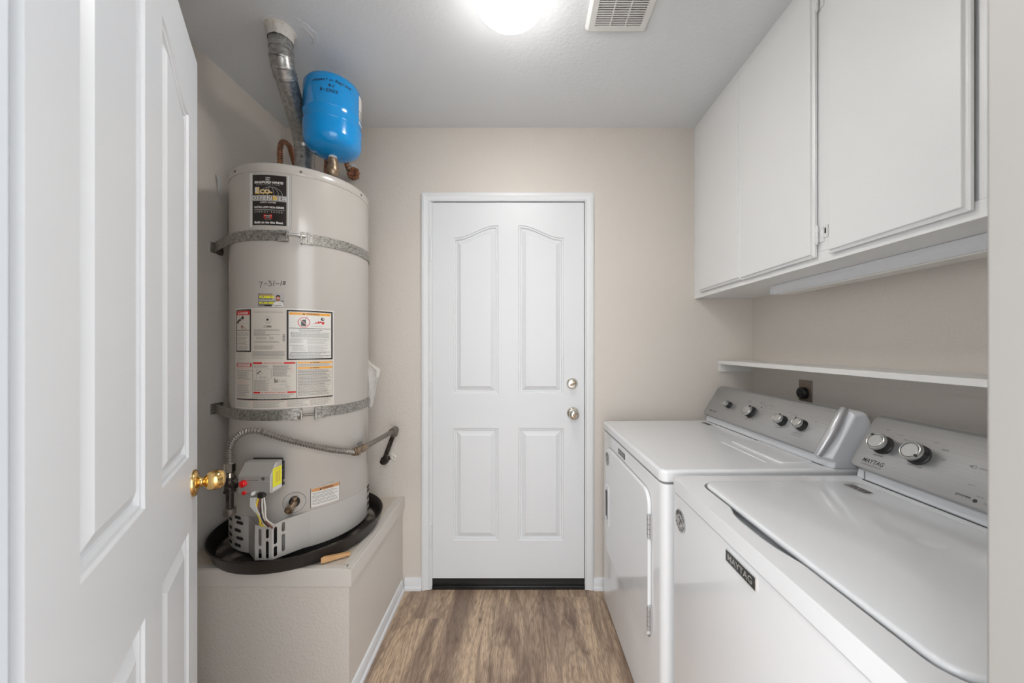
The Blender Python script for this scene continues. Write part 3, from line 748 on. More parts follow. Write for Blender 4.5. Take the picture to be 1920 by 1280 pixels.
p.text('CO-', *g(300, 540), .044, .0175, P_GOLD, 7, 0, .07); p.text('CO-', *g(302, 522), .042, .0135, P_WHITE, 8, 0, .0)
p.rect(*g(132, 668), *g(795, 560), P_LGREY, 7); p.text('DEFENDER', *g(140, 655), .122, .0165, P_BLACK, 8, 0, .07); p.text('DEFENDER', *g(142, 652), .1205, .0150, P_WHITE, 9, 0, .02)
a, b = g(540, 650); p.text('D', a, b, .0145, .0155, P_GOLD, 10, 0, .08)
p.text('SAFETY SYSTEM', *g(305, 708), .053, .0056, P_WHITE, 5, .2, .02)
p.text('ULTRA LOW NOx SERIES', *g(190, 800), .102, .0076, P_WHITE, 5, 0, .045); p.rect(*g(190, 832), *g(740, 824), P_LGREY, 5)
p.text('E N E R G Y   S A V E R', *g(195, 882), .097, .0065, P_LGREY, 5, 0, .01)
p.poly(rrect(*g(372, 990), *g(525, 908), .005, 4), P_RED, 5); p.text('HYDROJET', *g(385, 955), .024, .0050, P_WHITE, 6, .15, .02); p.text('SYSTEM', *g(410, 980), .015, .0034, P_WHITE, 6); p.rect(*g(388, 1010), *g(512, 1000), P_GREY, 5)
p.text('Built to be the Best', *g(192, 1085), .098, .0088, P_WHITE, 5, .1, .045)
H(p.build('nameplate', None, 'black and white nameplate on the upper jacket'))

# date written with a marker, plumber's sticker
p = Print(cyl, [INK], base=.0004)
def d(x, y): return (-.1537 + (x - 210) / 705 * .087, 1.4744 - (y - 735) / 370 * .047)
for st in ([(230, 410), (340, 400), (300, 480), (280, 570)], [(395, 465), (475, 448)], [(515, 375), (580, 385), (545, 430), (605, 450), (590, 500), (555, 520), (515, 508)],
           [(670, 365), (650, 515)], [(705, 445), (795, 440)], [(868, 370), (835, 495)], [(965, 380), (920, 375), (910, 400), (955, 440), (940, 470), (900, 460), (905, 435), (960, 400), (965, 380)]):
    p.stroke([d(*q) for q in st], .0019, INK)
H(p.build('handwritten_date', None, 'date 7-31-18 in black marker'))
p = Print(cyl, PM)
p.rect(-.1537, 1.4277, -.0667, 1.4744, P_GREY, 0); p.rect(-.152, 1.447, -.095, 1.452, P_LGREY, 1)
p.text('AFFORDABLE', *d(245, 805), .050, .0050, P_GOLD, 2, 0, .05); p.text('PLUMBING', *d(250, 870), .052, .0075, P_YELLOW, 2, .1, .06)
p.text('951-692-4297', *d(245, 1035), .052, .0078, P_YELLOW, 2, 0, .05)
p.rect(*d(400, 1095), *d(590, 1060), P_BLACK, 1); p.rect(-.1035, 1.4500, -.0667, 1.4744, P_LGREY, 1)
p.poly([d(*q) for q in ((605, 1108), (660, 1000), (720, 955), (830, 950), (900, 985), (920, 1108))], P_WHITE, 3)
p.poly([d(*q) for q in ((715, 870), (722, 800), (770, 775), (825, 800), (830, 880), (800, 950), (765, 968), (730, 940))], P_SKIN, 4)
p.poly([d(*q) for q in ((718, 830), (735, 785), (775, 770), (820, 790), (828, 830), (775, 805))], P_BLACK, 5); p.poly([d(*q) for q in ((735, 850), (775, 835), (815, 850), (805, 885), (745, 885))], P_PINK, 5)
p.rect(*d(640, 1078), *d(865, 1062), P_GREY, 4); p.rect(*d(795, 1018), *d(860, 1000), P_LGREY, 4)
H(p.build('service_sticker', None, 'small grey service sticker with yellow lettering and a man in white'))

# small warning label low on the jacket
p = Print(cyl, PM)
p.poly(rrect(.0178, .6700, .1231, .7445, .002, 2), P_BLACK, 0); p.rect(.0196, .6718, .1213, .7427, P_WHITE, 1); p.rect(.0205, .7290, .1205, .7420, P_TAN, 2)
p.text('WARNING', .058, .7315, .038, .0080, P_BLACK, 3, 0, .03); p.poly([(.047, .7315), (.056, .7315), (.0515, .7395)], P_BLACK, 3)
for z1, n in ((.726, 2), (.715, 3), (.699, 2), (.688, 2)): p.lines(.024, z1 - n * .0047, .116, z1, n, P_GREY, 2, .42, .25)
H(p.build('warning_label', None, 'small label with an orange warning strip'))
p = Print(cyl, PM); p.rect(.056, .7475, .100, .7530, P_SILVER, 0); H(p.build('foil_sticker'))

# drain valve in its round recess
dv = Vector(cyl(-.033, .704)); dn = Vector((dv.x - HC[0], dv.y - HC[1], 0)).normalized()
p = Print(cyl, [HEATER2, DARKHOLE]); p.poly(circle(-.033, .7040, .0365, 36), HEATER2, 0); p.poly([(-.033 + .018 * math.cos(t), .706 + .0205 * math.sin(t)) for t in [2 * PI * k / 24 for k in range(24)]], DARKHOLE, 1)
p.ring(-.033, .704, .0365, .0012, DARKHOLE, 1, 40)
H(p.build('valve_recess'))
tip = dv + dn * .036 + Vector((-.010, 0, -.010))
m = MB().tube([dv + Vector((0, 0, .001)), dv + dn * .018, tip], .0105, 18).lathe([(.0105, 0), (.0145, .001), (.0145, .010), (.009, .0105), (.009, .004), (0, .004)], tip, (tip - dv), 20)
m.tube([dv + dn * .014, dv + dn * .014 + Vector((.004, 0, .019))], .0055, 12).lathe([(.008, 0), (.008, .006), (0, .007)], dv + dn * .014 + Vector((.004, 0, .016)), (0, 0, 1), 14)
H(m.build('drain_valve', OLDBRASS))

# gas control valve
gv = H(MB().loft([[(-.9754, y, z) for y, z in ((1.200, .785), (1.200, .842), (1.2285, .8815), (1.258, .8825), (1.258, .780), (1.208, .780))],
                  [(-.8626, y, z) for y, z in ((1.200, .785), (1.200, .842), (1.2285, .8815), (1.258, .8825), (1.258, .780), (1.208, .780))]]).build('gas_control_valve', CASTAL, bevel=.004, seg=3))
def G(o): return reparent_world(o, gv)
G(MB().box(-.969, -.866, 1.2585, 1.268, .786, .885).box(-.960, -.880, 1.268, 1.295, .80, .86).build('rear_plate', BLACKP, bevel=.002))
for k in range(5): G(MB().box(-.8665, -.862, 1.2595, 1.2675, .790 + k * .019, .798 + k * .019).build('cooling_fin', BLACKP))
G(MB().lathe([(.0112, 0), (.0112, .010), (.009, .013), (0, .0145)], (-.9535, 1.1998, .8185), (0, -1, 0), 28).build('gas_knob', RED, smooth=50)).__setitem__('label', 'red round button')
G(MB().lathe([(.0062, 0), (.0062, .006), (0, .007)], (-.951, 1.1998, .787), (0, -1, 0), 18).build('igniter_button', RED, smooth=50))
G(MB().lathe([(.0055, 0), (.0055, .001), (.0035, .0012), (.0035, .0002), (0, .0002)], (-.8885, 1.1998, .834), (0, -1, 0), 18).build('screw', GREYPIPE))
G(MB().box(-.9745, -.8635, 1.1975, 1.2005, .8235, .8250).box(-.9300, -.8635, 1.1970, 1.2005, .7880, .8235).build('front_cover', CASTAL, bevel=.0015))
G(MB().box(-.8995, -.882, 1.188, 1.206, .772, .790).build('wire_socket', BLACKP, bevel=.001))
G(MB().box(-.921, -.9135, 1.186, 1.200, .781, .793).build('test_port', WHITEP, bevel=.002))
G(MB().lathe([(.008, 0), (.008, .02), (.005, .02), (.005, .035)], (-.905, 1.215, .784), (0, 0, -1), 14).build('gas_outlet', OLDBRASS))
pp = Print(lambda a, b, o: (-.8626 + o, a, b), PM, base=.0005)
pp.rect(1.208, .800, 1.252, .864, P_YELLOW, 0); pp.rect(1.208, .788, 1.252, .7995, P_WHITE, 0)
for k in range(6): pp.rect(1.222 + k * .004, .812, 1.2235 + k * .004, .850, P_TAN, 1)
pp.text('TEMP', 1.214, .855, .030, .005, P_TAN, 1)
G(pp.build('temperature_label', None, 'yellow sticker on the side'))
pp = Print(lambda a, b, o: (a, 1.1997 - o, b), PM, base=.0004)
pp.rect(-.944, .8275, -.905, .8300, P_GREY, 0); pp.text('honeywell', -.917, .8025, .040, .0050, P_LGREY, 4, 0, .0); G(props(pp.build('front_print'), kind='stuff'))
G(MB().tube([(-.975, 1.228, .815), (-1.008, 1.226, .815)], .0085, 14).build('gas_inlet', GREYPIPE))
# wires from the valve down into the shield
def wire(pts, mat, r=.0022, label=None):
    o = H(MB().tube(smoothpath(pts, .006), r, 8).build('wire', mat))
    if label: o['label'] = label
wire([(-.893, 1.196, .775), (-.897, 1.190, .745), (-.890, 1.195, .710), (-.885, 1.215, .675), (-.885, 1.245, .640)], WIRER, .003, 'brown wire')
wire([(-.889, 1.196, .775), (-.885, 1.190, .745), (-.883, 1.195, .705), (-.888, 1.215, .680), (-.885, 1.25, .645)], WIREW, .0022, 'white wire')
wire([(-.886, 1.198, .778), (-.876, 1.192, .74), (-.878, 1.198, .700), (-.874, 1.22, .672), (-.88, 1.255, .645)], WIREW, .0025, 'white wire')
wire([(-.900, 1.196, .775), (-.905, 1.190, .735), (-.893, 1.192, .705), (-.906, 1.212, .672), (-.911, 1.25, .650)], WIREY, .0036, 'yellow wire')
wire([(-.905, 1.200, .770), (-.900, 1.192, .730), (-.888, 1.192, .700), (-.897, 1.215, .672), (-.897, 1.25, .645)], WIREW, .0018, 'white wire')
wire([(-.894, 1.198, .772), (-.888, 1.188, .72), (-.884, 1.196, .690), (-.892, 1.220, .668), (-.9, 1.25, .640)], BLACKP, .002, 'black wire')
H(MB().loft([[(-.930, 1.196, .772), (-.912, 1.192, .772), (-.912, 1.205, .770), (-.930, 1.208, .770)], [(-.926, 1.190, .745), (-.904, 1.186, .748), (-.904, 1.199, .748), (-.926, 1.203, .745)],
             [(-.910, 1.188, .728), (-.892, 1.184, .722), (-.892, 1.197, .722), (-.910, 1.201, .728)], [(-.893, 1.190, .703), (-.886, 1.188, .703), (-.886, 1.198, .703), (-.893, 1.200, .703)]]).build('wire_sleeve', WHITEP, smooth=40))

# ------------------------------------------------------------------ gas line: connector, tee and drip leg, wall pipe
gc = thing('gas_connector', 'grey corrugated flexible gas hose looping across the front of the water heater', 'gas hose', (-1.0232, 1.225, .8425))
pathp = [(-1.0235, 1.225, .878), (-1.0235, 1.225, .905), (-1.0215, 1.225, .932), (-1.010, 1.225, .958), (-.986, 1.226, .979), (-.958, 1.229, .989), (-.925, 1.240, .984), (-.874, 1.262, .957), (-.836, 1.285, .936), (-.781, 1.322, .908), (-.742, 1.370, .882), (-.716, 1.410, .865), (-.700, 1.445, .8515)]
sp = smoothpath(pathp, .0011)
reparent_world(MB().tube(sp, lambda i: .0096 + .0021 * math.sin(i * 2 * PI / 8.0), 12).build('corrugated_hose', FLEXM, smooth=60), gc)
def hexnut(c, ax, r, L, mat, parent, name='hex_nut'):
    o = MB().lathe([(r * .9, 0), (r, .002), (r, L - .002), (r * .9, L)], c, ax, 6).build(name, mat, smooth=20)
    return reparent_world(o, parent)
hexnut((-1.0235, 1.225, .8475), (0, 0, 1), .0165, .031, NICKEL, gc)
hexnut((-.7015, 1.441, .8520), (.35, .90, -.10), .0165, .024, OLDBRASS, gc)
gt = thing('gas_tee', 'black iron gas tee with drip leg beside the control valve', 'pipe fitting', (-1.0225, 1.225, .70))
reparent_world(MB().lathe([(.0135, .826), (.0135, .846), (.011, .8465)], (-1.0225, 1.225, 0), (0, 0, 1), 20).lathe([(.0155, .834), (.0155, .838)], (-1.0225, 1.225, 0), (0, 0, 1), 20).build('hose_adapter', NICKEL), gt)
reparent_world(MB().lathe([(.0165, .778), (.018, .779), (.018, .785), (.0155, .787), (.0155, .822), (.018, .824), (.018, .830), (.0135, .831)], (-1.0225, 1.225, 0), (0, 0, 1), 24)
               .tube([(-1.0225, 1.225, .803), (-1.001, 1.2256, .806)], .0145, 20).build('tee_body', IRON), gt)
reparent_world(MB().lathe([(.0110, .716), (.0110, .780)], (-1.0225, 1.225, 0), (0, 0, 1), 20).build('drip_leg', IRON), gt)
reparent_world(MB().lathe([(0, .700), (.0165, .701), (.018, .704), (.018, .722), (.016, .724), (.011, .725)], (-1.0225, 1.225, 0), (0, 0, 1), 24).build('end_cap', GREYPIPE), gt)
gp = thing('gas_pipe', 'dark gas pipe with elbows and shutoff valve coming out of the end wall', 'pipe', (-.735, YB, .69))
def GP(o): return reparent_world(o, gp)
e1_, e2_, e3_ = Vector((-.735, 1.835, .690)), Vector((-.664, 1.800, .857)), Vector((-.690, 1.480, .852))
GP(MB().tube([(-.728, YB, .690), e1_], .0125, 16).lathe([(.019, 0), (.019, .010), (.0165, .011)], e1_ + Vector((.002, .013, 0)), (0.1, -1, 0), 20).lathe([(.0, -.019), (.012, -.017), (.018, -.010), (.0185, 0), (.0185, .012), (.0165, .014)], e1_, e2_ - e1_, 20).build('elbow', IRON))
GP(MB().tube([e1_, e2_], .0112, 16).build('riser_pipe', IRON))
GP(MB().lathe([(.0165, -.030), (.0185, -.028), (.0185, 0), (.016, .010), (.009, .017), (0, .019)], e2_, e2_ - e1_, 20).tube([e2_, e2_ + (e3_ - e2_).normalized() * .034], .0175, 18).build('elbow', GREYPIPE))
GP(MB().tube([e2_, e3_], .0110, 16).build('branch_pipe', GREYPIPE))
dd = (e3_ - e2_).normalized()
GP(MB().tube([e3_ - dd * .03, e3_ - dd * .006], .0165, 6).tube([e3_ - dd * .006, e3_ + dd * .012], .0145, 16).lathe([(0, -.014), (.010, -.013), (.0165, -.008), (.0175, 0), (.0165, .008), (.010, .013), (0, .014)], e3_ + dd * .022, (0.9, 0, .1), 18).build('shutoff_valve', OLDBRASS))
GP(MB().tube([e3_ + dd * .002, e3_ + dd * .002 + Vector((0, 0, .024))], .006, 10).box(e3_.x - .004, e3_.x + .004, e3_.y - .018, e3_.y + .014, e3_.z + .022, e3_.z + .030).build('valve_handle', GREYPIPE, bevel=.001))
mb = MB(); random.seed(3)
for k in range(14):
    a = random.uniform(0, 2 * PI); r = random.uniform(.012, .030); c = Vector((-.722 + r * math.cos(a), YB, .688 + r * math.sin(a))); q = random.uniform(.006, .012)
    mb.lathe([(q, -.0005), (q * .8, q * .3), (q * .3, q * .55), (0, q * .5)], c, (random.uniform(-.3, .3), -1, random.uniform(-.3, .3)), 7)
GP(mb.build('crumbled_caulk', CAULK, smooth=70))

# ------------------------------------------------------------------ seismic straps
def strap(label, zc, gap0, gap1, low):
    t = thing('seismic_strap', label, 'strap', (HC[0], HC[1], zc), group=None)
    T = lambda o: reparent_world(o, t)
    h = .019
    # left half: from the side wall, then around the jacket
    sA = -.318; a = Vector(cyl(sA, 0, .0035)); wl = Vector((XL + .004, 1.448, 0)); n = 10
    dirv = (wl - a).normalized(); nrm = Vector((-dirv.y, dirv.x, 0))
    loops = []
    pts = [wl, wl + (a - wl) * .5, a] + [Vector(cyl(s, 0, .0022)) for s in [sA + (gap0 - sA) * k / 26 for k in range(1, 27)]]
    rads = []
    for i, q in enumerate(pts):
        tn = (pts[min(i + 1, len(pts) - 1)] - pts[max(i - 1, 0)]).normalized(); nn = Vector((tn.y, -tn.x, 0)); rads.append((q, nn))
    mb = MB(); mb.loft([[(q.x + nn.x * o, q.y + nn.y * o, z) for z, o in ((zc - h, 0), (zc - h, .0018), (zc + h, .0018), (zc + h, 0))] for q, nn in rads])
    T(mb.build('strap_band', STRAPM, smooth=30))
    mb = MB(); n = 40; s0, s1 = gap1, .60
    mb.loft([[cyl(s0 + (s1 - s0) * k / n, z, o) for z, o in ((zc - h, .0018), (zc - h, .0036), (zc + h, .0036), (zc + h, .0018))] for k in range(n + 1)])
    q = [Vector(cyl(.60, 0, .0027)), Vector((-.80, YB - .002, 0))]
    T(mb.build('strap_band', STRAPM, smooth=30))
    # wall end with lag bolt
    T(MB().box(XL, XL + .004, 1.430, 1.490, zc - .024, zc + .019).build('wall_bracket', STRAPM, bevel=.001))
    T(MB().lathe([(.019, 0), (.019, .003), (.010, .0035), (.010, .010), (0, .010)], (XL + .003, 1.470, zc - .008), (1, 0, 0), 16).build('lag_bolt', GREYPIPE))
    # turned-out lugs and the tightening bolt
    m = MB(); cylbox(m, gap0 - .034, gap0 + .001, zc - h - .002, zc + h + .003, .0040, .0062, 3); cylbox(m, gap0 - .002, gap0 + .002, zc - h, zc + h, .004, .024, 1); cylbox(m, gap0 - .012, gap0 + .002, zc - h - .001, zc - h + .003, .004, .018, 1)
    T(m.build('clamp_lug', STRAPM, bevel=.0008))
    m = MB(); cylbox(m, gap1 - .001, gap1 + .036, zc - h - .003, zc + h + .003, .0042, .0064, 3); cylbox(m, gap1 - .003, gap1 + .002, zc - h - .005, zc + h, .004, .024, 1); cylbox(m, gap1 + .018, gap1 + .022, zc - h - .001, zc + h + .001, .004, .010, 1)
    T(m.build('clamp_lug', STRAPM, bevel=.0008))
    zb = zc - .003 if low else zc + .006
    b0, b1 = (gap0 - .006, gap1 + .012) if low else (gap0 - .050, gap1 + .012)
    T(MB().tube([cyl(b0 + (b1 - b0) * k / 6, zb, .015) for k in range(7)], .0040, 12).build('tightening_bolt', CHROME if not low else GREYPIPE))
    c0 = Vector(cyl(gap0 - .012, zb, .015)); c1 = Vector(cyl(gap0 + .004, zb, .015))
    T(MB().lathe([(.0100, 0), (.0105, .002), (.0105, .009), (.009, .010)], c0, c1 - c0, 6).build('nut', CHROME, smooth=20))
    return t
strap('galvanized metal strap around the upper part of the water heater', 1.686, -.052, -.010, False)
strap('galvanized metal strap around the water heater below its big label', 1.030, -.010, .033, True)

# ------------------------------------------------------------------ flue
fl = thing('flue_pipe', 'galvanized metal flue pipe bending up from the heater into the ceiling', 'flue pipe', (HC[0], HC[1], 1.955))
FB, FM, FT, FC = Vector((-.964, 1.547, 1.955)), Vector((-.964, 1.547, 2.180)), Vector((-.899, 1.303, 2.322)), Vector((-.899, 1.300, ZC))
RP = .0385
def FL(o): return reparent_world(o, fl)
def pipe(p0, p1, r0=RP, r1=None, name='pipe_section', mat=FLUEM):
    r1 = r1 or r0; d = (p1 - p0); L = d.length
    return FL(MB().lathe([(r0 + .0016, 0), (r0 + .0018, .005), (r0, .007), (r0 * .5 + r1 * .5, L / 2), (r1, L - .007), (r1 + .0018, L - .005), (r1 + .0016, L), (r1 - .001, L)], p0, d, 40).build(name, mat, smooth=40))
sl = (FT - FM).normalized()
def bend(p, d0, d1, n, name):
    """gored adjustable elbow: n short straight rings"""
    pts = [p - d0 * .045]
    for k in range(1, n): 
        t = k / n; pts.append(p + (-d0 * .045) * (1 - t) ** 2 + d1 * .045 * t ** 2)
    pts.append(p + d1 * .045)
    mb = MB()
    for a, b in zip(pts, pts[1:]):
        d = b - a; L = d.length
        mb.lathe([(RP + .0004, -.006), (RP + .0018, -.002), (RP + .0018, .001), (RP + .0006, .004), (RP + .0004, L - .002), (RP - .0005, L + .006)], a, d, 40)
    return FL(mb.build(name, FLUEM, smooth=45)), pts
pipe(FB, FM - Vector((0, 0, .06)))
_, q1 = bend(FM - Vector((0, 0, .012)), Vector((0, 0, 1)), sl, 3, 'adjustable_elbow')
_, q2 = bend(FT, sl, Vector((0, 0, 1)), 3, 'adjustable_elbow')
pipe(q1[-1] - sl * .006, q2[0] + sl * .008, RP - .001, RP - .001)
pipe(q2[-1] - Vector((0, 0, .004)), FC)
for c, ax in ((q2[0] + Vector((RP, 0, .01)), (1, 0, 0)), (q2[0] + Vector((-RP, 0, 0)), (-1, 0, 0)), (FM + Vector((-RP, -.01, .02)), (-1, 0, 0)), (FM + Vector((.01, -RP, -.09)), (0, -1, 0))):
    FL(MB().lathe([(.0036, -.003), (.0036, .002), (.002, .004), (0, .004)], c, ax, 10).build('screw', GREYPIPE))
# painted, caulked collar
mb = MB(); random.seed(11); seg = 48
def ragged(r, z, amp): return [(FC.x + (r + amp * (random.random() - .5)) * math.cos(2 * PI * k / seg), FC.y + (r + amp * (random.random() - .5)) * math.sin(2 * PI * k / seg), z + amp * .4 * (random.random() - .5)) for k in range(seg)]
mb.loft([ragged(RP + .0024, ZC - .042, .003), ragged(RP + .0026, ZC - .03, .002), ragged(RP + .0032, ZC - .010, .003), ragged(RP + .007, ZC - .005, .006), ragged(RP + .0105, ZC - .003, .003), ragged(RP + .012, ZC, .002)], cap0=False, cap1=False)
FL(mb.build('caulked_collar', CAULK, smooth=50))
mb = MB()
for cx, cy, r0, amp, tk in ((FC.x + .03, FC.y - .005, .075, .012, .0010), (FC.x + .065, FC.y + .02, .050, .012, .0016)):
    l = [(cx + (r0 * 1.15 + amp * (random.random() - .5)) * math.cos(2 * PI * k / 40), cy + (r0 * .8 + amp * (random.random() - .5)) * math.sin(2 * PI * k / 40)) for k in range(40)]
    mb.loft([[(x, y, ZC + tk) for x, y in l], [(x, y, ZC - tk) for x, y in l]])
props(mb.build('plaster_patch', CEIL, ceil, smooth=None), 'rough plaster patch around the flue')
mb = MB(); pts = [(FC.x + .072 + .028 * math.cos(t), FC.y + .022 + .036 * math.sin(t), ZC - .001) for t in [(-70 + 150 * k / 14) * PI / 180 for k in range(15)]]
mb.tube(pts, lambda i: .0012 + .0018 * math.sin(i / 14 * PI), 8); mb.build('plaster_ridge', PLAST, ceil)

# ------------------------------------------------------------------ copper water lines, shutoff on the wall
wl_ = thing('water_connector', 'brown corrugated copper water line arching from the heater behind the flue', 'water line', (-1.060, 1.530, 1.958))
sp = smoothpath([(-1.060, 1.530, 1.985), (-1.060, 1.530, 2.06), (-1.060, 1.530, 2.135), (-1.058, 1.545, 2.172), (-1.068, 1.600, 2.186), (-1.095, 1.665, 2.172), (-1.125, 1.75, 2.13), (-1.165, YB, 2.09)], .0013)
def cop(i): return .0105 + (.0015 * math.sin(i * 2 * PI / 8.0) if (i < 105 or i > 190) else 0.0)
reparent_world(MB().tube(sp, cop, 12).build('corrugated_tube', COPPER, smooth=60), wl_)
hexnut((-1.060, 1.530, 1.958), (0, 0, 1), .018, .028, OLDBRASS, wl_)
w2 = thing('water_connector', 'short brown copper water line behind the blue tank', 'water line', (-.868, 1.545, 1.958))
sp = smoothpath([(-.868, 1.545, 2.000), (-.868, 1.545, 2.07), (-.868, 1.56, 2.14), (-.872, 1.62, 2.215), (-.885, 1.70, 2.235), (-.905, 1.78, 2.215), (-.912, 1.815, 2.195)], .0013)
reparent_world(MB().tube(sp, lambda i: .0105 + (.0014 * math.sin(i * 2 * PI / 8.0) if i > 60 else 0), 12).build('corrugated_tube', COPPER, smooth=60), w2)
hexnut((-.868, 1.545, 1.972), (0, 0, 1), .018, .028, OLDBRASS, w2)
reparent_world(MB().lathe([(.0135, 1.957), (.0135, 1.978), (.017, 1.979), (.017, 1.985)], (-.868, 1.545, 0), (0, 0, 1), 20).tube([(-.868, 1.545, 1.985), (-.806, 1.470, 1.985)], .0135, 16).build('tee_fitting', OLDBRASS), w2)

sv = thing('shutoff_valve', 'corroded copper shutoff valve on the wall behind the blue tank', 'valve', (-.893, YB, 2.180))
def SV(o): return reparent_world(o, sv)
SV(MB().tube([(-.893, YB, 2.178), (-.893, 1.835, 2.180)], .011, 14).tube([(-.893, 1.838, 2.180), (-.912, 1.817, 2.196)], .0150, 14).lathe([(.012, -.018), (.017, -.015), (.018, 0), (.017, .015), (.012, .018)], (-.893, 1.836, 2.180), (-.5, -.4, .6), 16).build('valve_body', OLDBRASS))
SV(MB().tube([(-.890, 1.830, 2.180), (-.882, 1.806, 2.170)], .005, 10).build('valve_stem', NICKEL))
m = MB()
for k in range(8):
    a = 2 * PI * k / 8; m.lathe([(0, -.008), (.008, -.006), (.012, 0), (.008, .006), (0, .008)], (-.876 + .020 * math.cos(a), 1.803, 2.160 + .023 * math.sin(a)), (.2, -1, 0), 10)
m.lathe([(.012, -.004), (.013, 0), (.012, .004)], (-.876, 1.803, 2.160), (.2, -1, 0), 14)
SV(m.build('valve_handle', RUST, smooth=60))
SV(MB().loft([[(-.905, 1.845, 2.200), (-.880, 1.845, 2.202), (-.880, 1.850, 2.202), (-.905, 1.850, 2.200)], [(-.902, 1.838, 2.232), (-.884, 1.842, 2.228), (-.884, 1.846, 2.228), (-.902, 1.842, 2.232)]]).build('paper_tag', WHITEP))

# ------------------------------------------------------------------ blue expansion tank
EX, EY = -.783, 1.440; RE = .1052
et = thing('expansion_tank', 'glossy blue expansion tank mounted above the water heater', 'tank', (EX, EY, 2.000))
def ET(o): return reparent_world(o, et)
prof = [(0, 2.051), (.030, 2.052), (.058, 2.057), (.080, 2.066), (.094, 2.077), (.1025, 2.091), (RE, 2.106), (RE, 2.158), (RE + .0004, 2.159), (RE + .0017, 2.1615), (RE + .0004, 2.164), (RE, 2.165), (RE, 2.199), (RE + .0004, 2.200), (RE + .0016, 2.2025), (RE + .0004, 2.205), (RE, 2.206), (RE, 2.300), (.1035, 2.314), (.097, 2.326), (.084, 2.336), (.062, 2.344), (.035, 2.349), (0, 2.350)]
ET(MB().lathe(prof, (EX, EY, 0), seg=96).build('tank_shell', BLUE, smooth=75))
ET(MB().lathe([(.0155, 2.036), (.0155, 2.052)], (EX, EY, 0), seg=24).build('threaded_nipple', WHITEP))
cb_ = Vector((EX, EY, 0))
ET(MB().lathe([(.0185, 2.042), (.0185, 2.034), (.0165, 2.030), (.0205, 2.014), (.0225, 1.998), (.0200, 1.980), (.012, 1.968), (0, 1.965)], (EX, EY, 0), seg=28).tube([(EX, EY, 1.988), (EX - .028, EY + .034, 1.986)], .0165, 18).build('brass_elbow', OLDBRASS, smooth=60))
aE = math.atan2(-EY, -EX)
def ecyl(s, z, off=0.0): return cyl(s, z, off, (EX, EY), RE, aE)
p = Print(ecyl, [INK], base=.0004)
handwrite(p, 'inspect', -.079, 2.281, .0090, .0095, .0019, INK, .09)
handwrite(p, 'or', -.012, 2.287, .0080, .0095, .0019, INK)
handwrite(p, 'Replace', .008, 2.287, .0085, .0105, .0019, INK)
handwrite(p, 'By', -.015, 2.266, .0110, .0090, .0019, INK)
handwrite(p, '8-2023', -.045, 2.246, .0105, .0100, .0020, INK)
ET(p.build('handwriting', None, 'black marker writing'))
p = Print(ecyl, PM); p.rect(.112, 2.185, .175, 2.300, P_WHITE, 0); p.rect(.116, 2.235, .172, 2.240, P_BLACK, 1); p.lines(.116, 2.19, .172, 2.23, 8, P_GREY, 1); ET(p.build('tank_label', None, 'white paper label'))

# ------------------------------------------------------------------ plastic sleeve, torn strap on the wall
mb = MB(); rows = []
random.seed(5)
outl = [(1.232, -.736, -.733), (1.205, -.738, -.718), (1.175, -.733, -.672), (1.14, -.734, -.676), (1.09, -.732, -.690), (1.04, -.728, -.704), (1.005, -.722, -.710)]
for z, a, b in outl:
    rows.append([(a + (b - a) * k / 6, 1.62 + .012 * math.sin(k * 1.7 + z * 40) + .002 * k, z + .004 * math.sin(k * 2.1)) for k in range(7)])
mb.loft([r + [(x + .0006, y + .0016, z) for x, y, z in reversed(r)] for r in rows])
props(mb.build('plastic_sleeve', FILM, smooth=20), 'crumpled clear plastic sleeve hanging on the side of the water heater', 'plastic sleeve')
mb = MB().loft([[(XL + t, 1.462 + .014 * math.sin(z * 18), z), (XL + t, 1.476 + .010 * math.sin(z * 18), z), (XL + t + .002, 1.476 + .010 * math.sin(z * 18), z), (XL + t + .002, 1.462 + .014 * math.sin(z * 18), z)] for z, t in ((1.872, .002), (1.90, .006), (1.93, .004), (1.96, .010), (1.985, .006))])
props(mb.build('hanging_strap', PLAST, smooth=None), 'short pale strap hanging on the wall above the upper metal strap', 'strap')

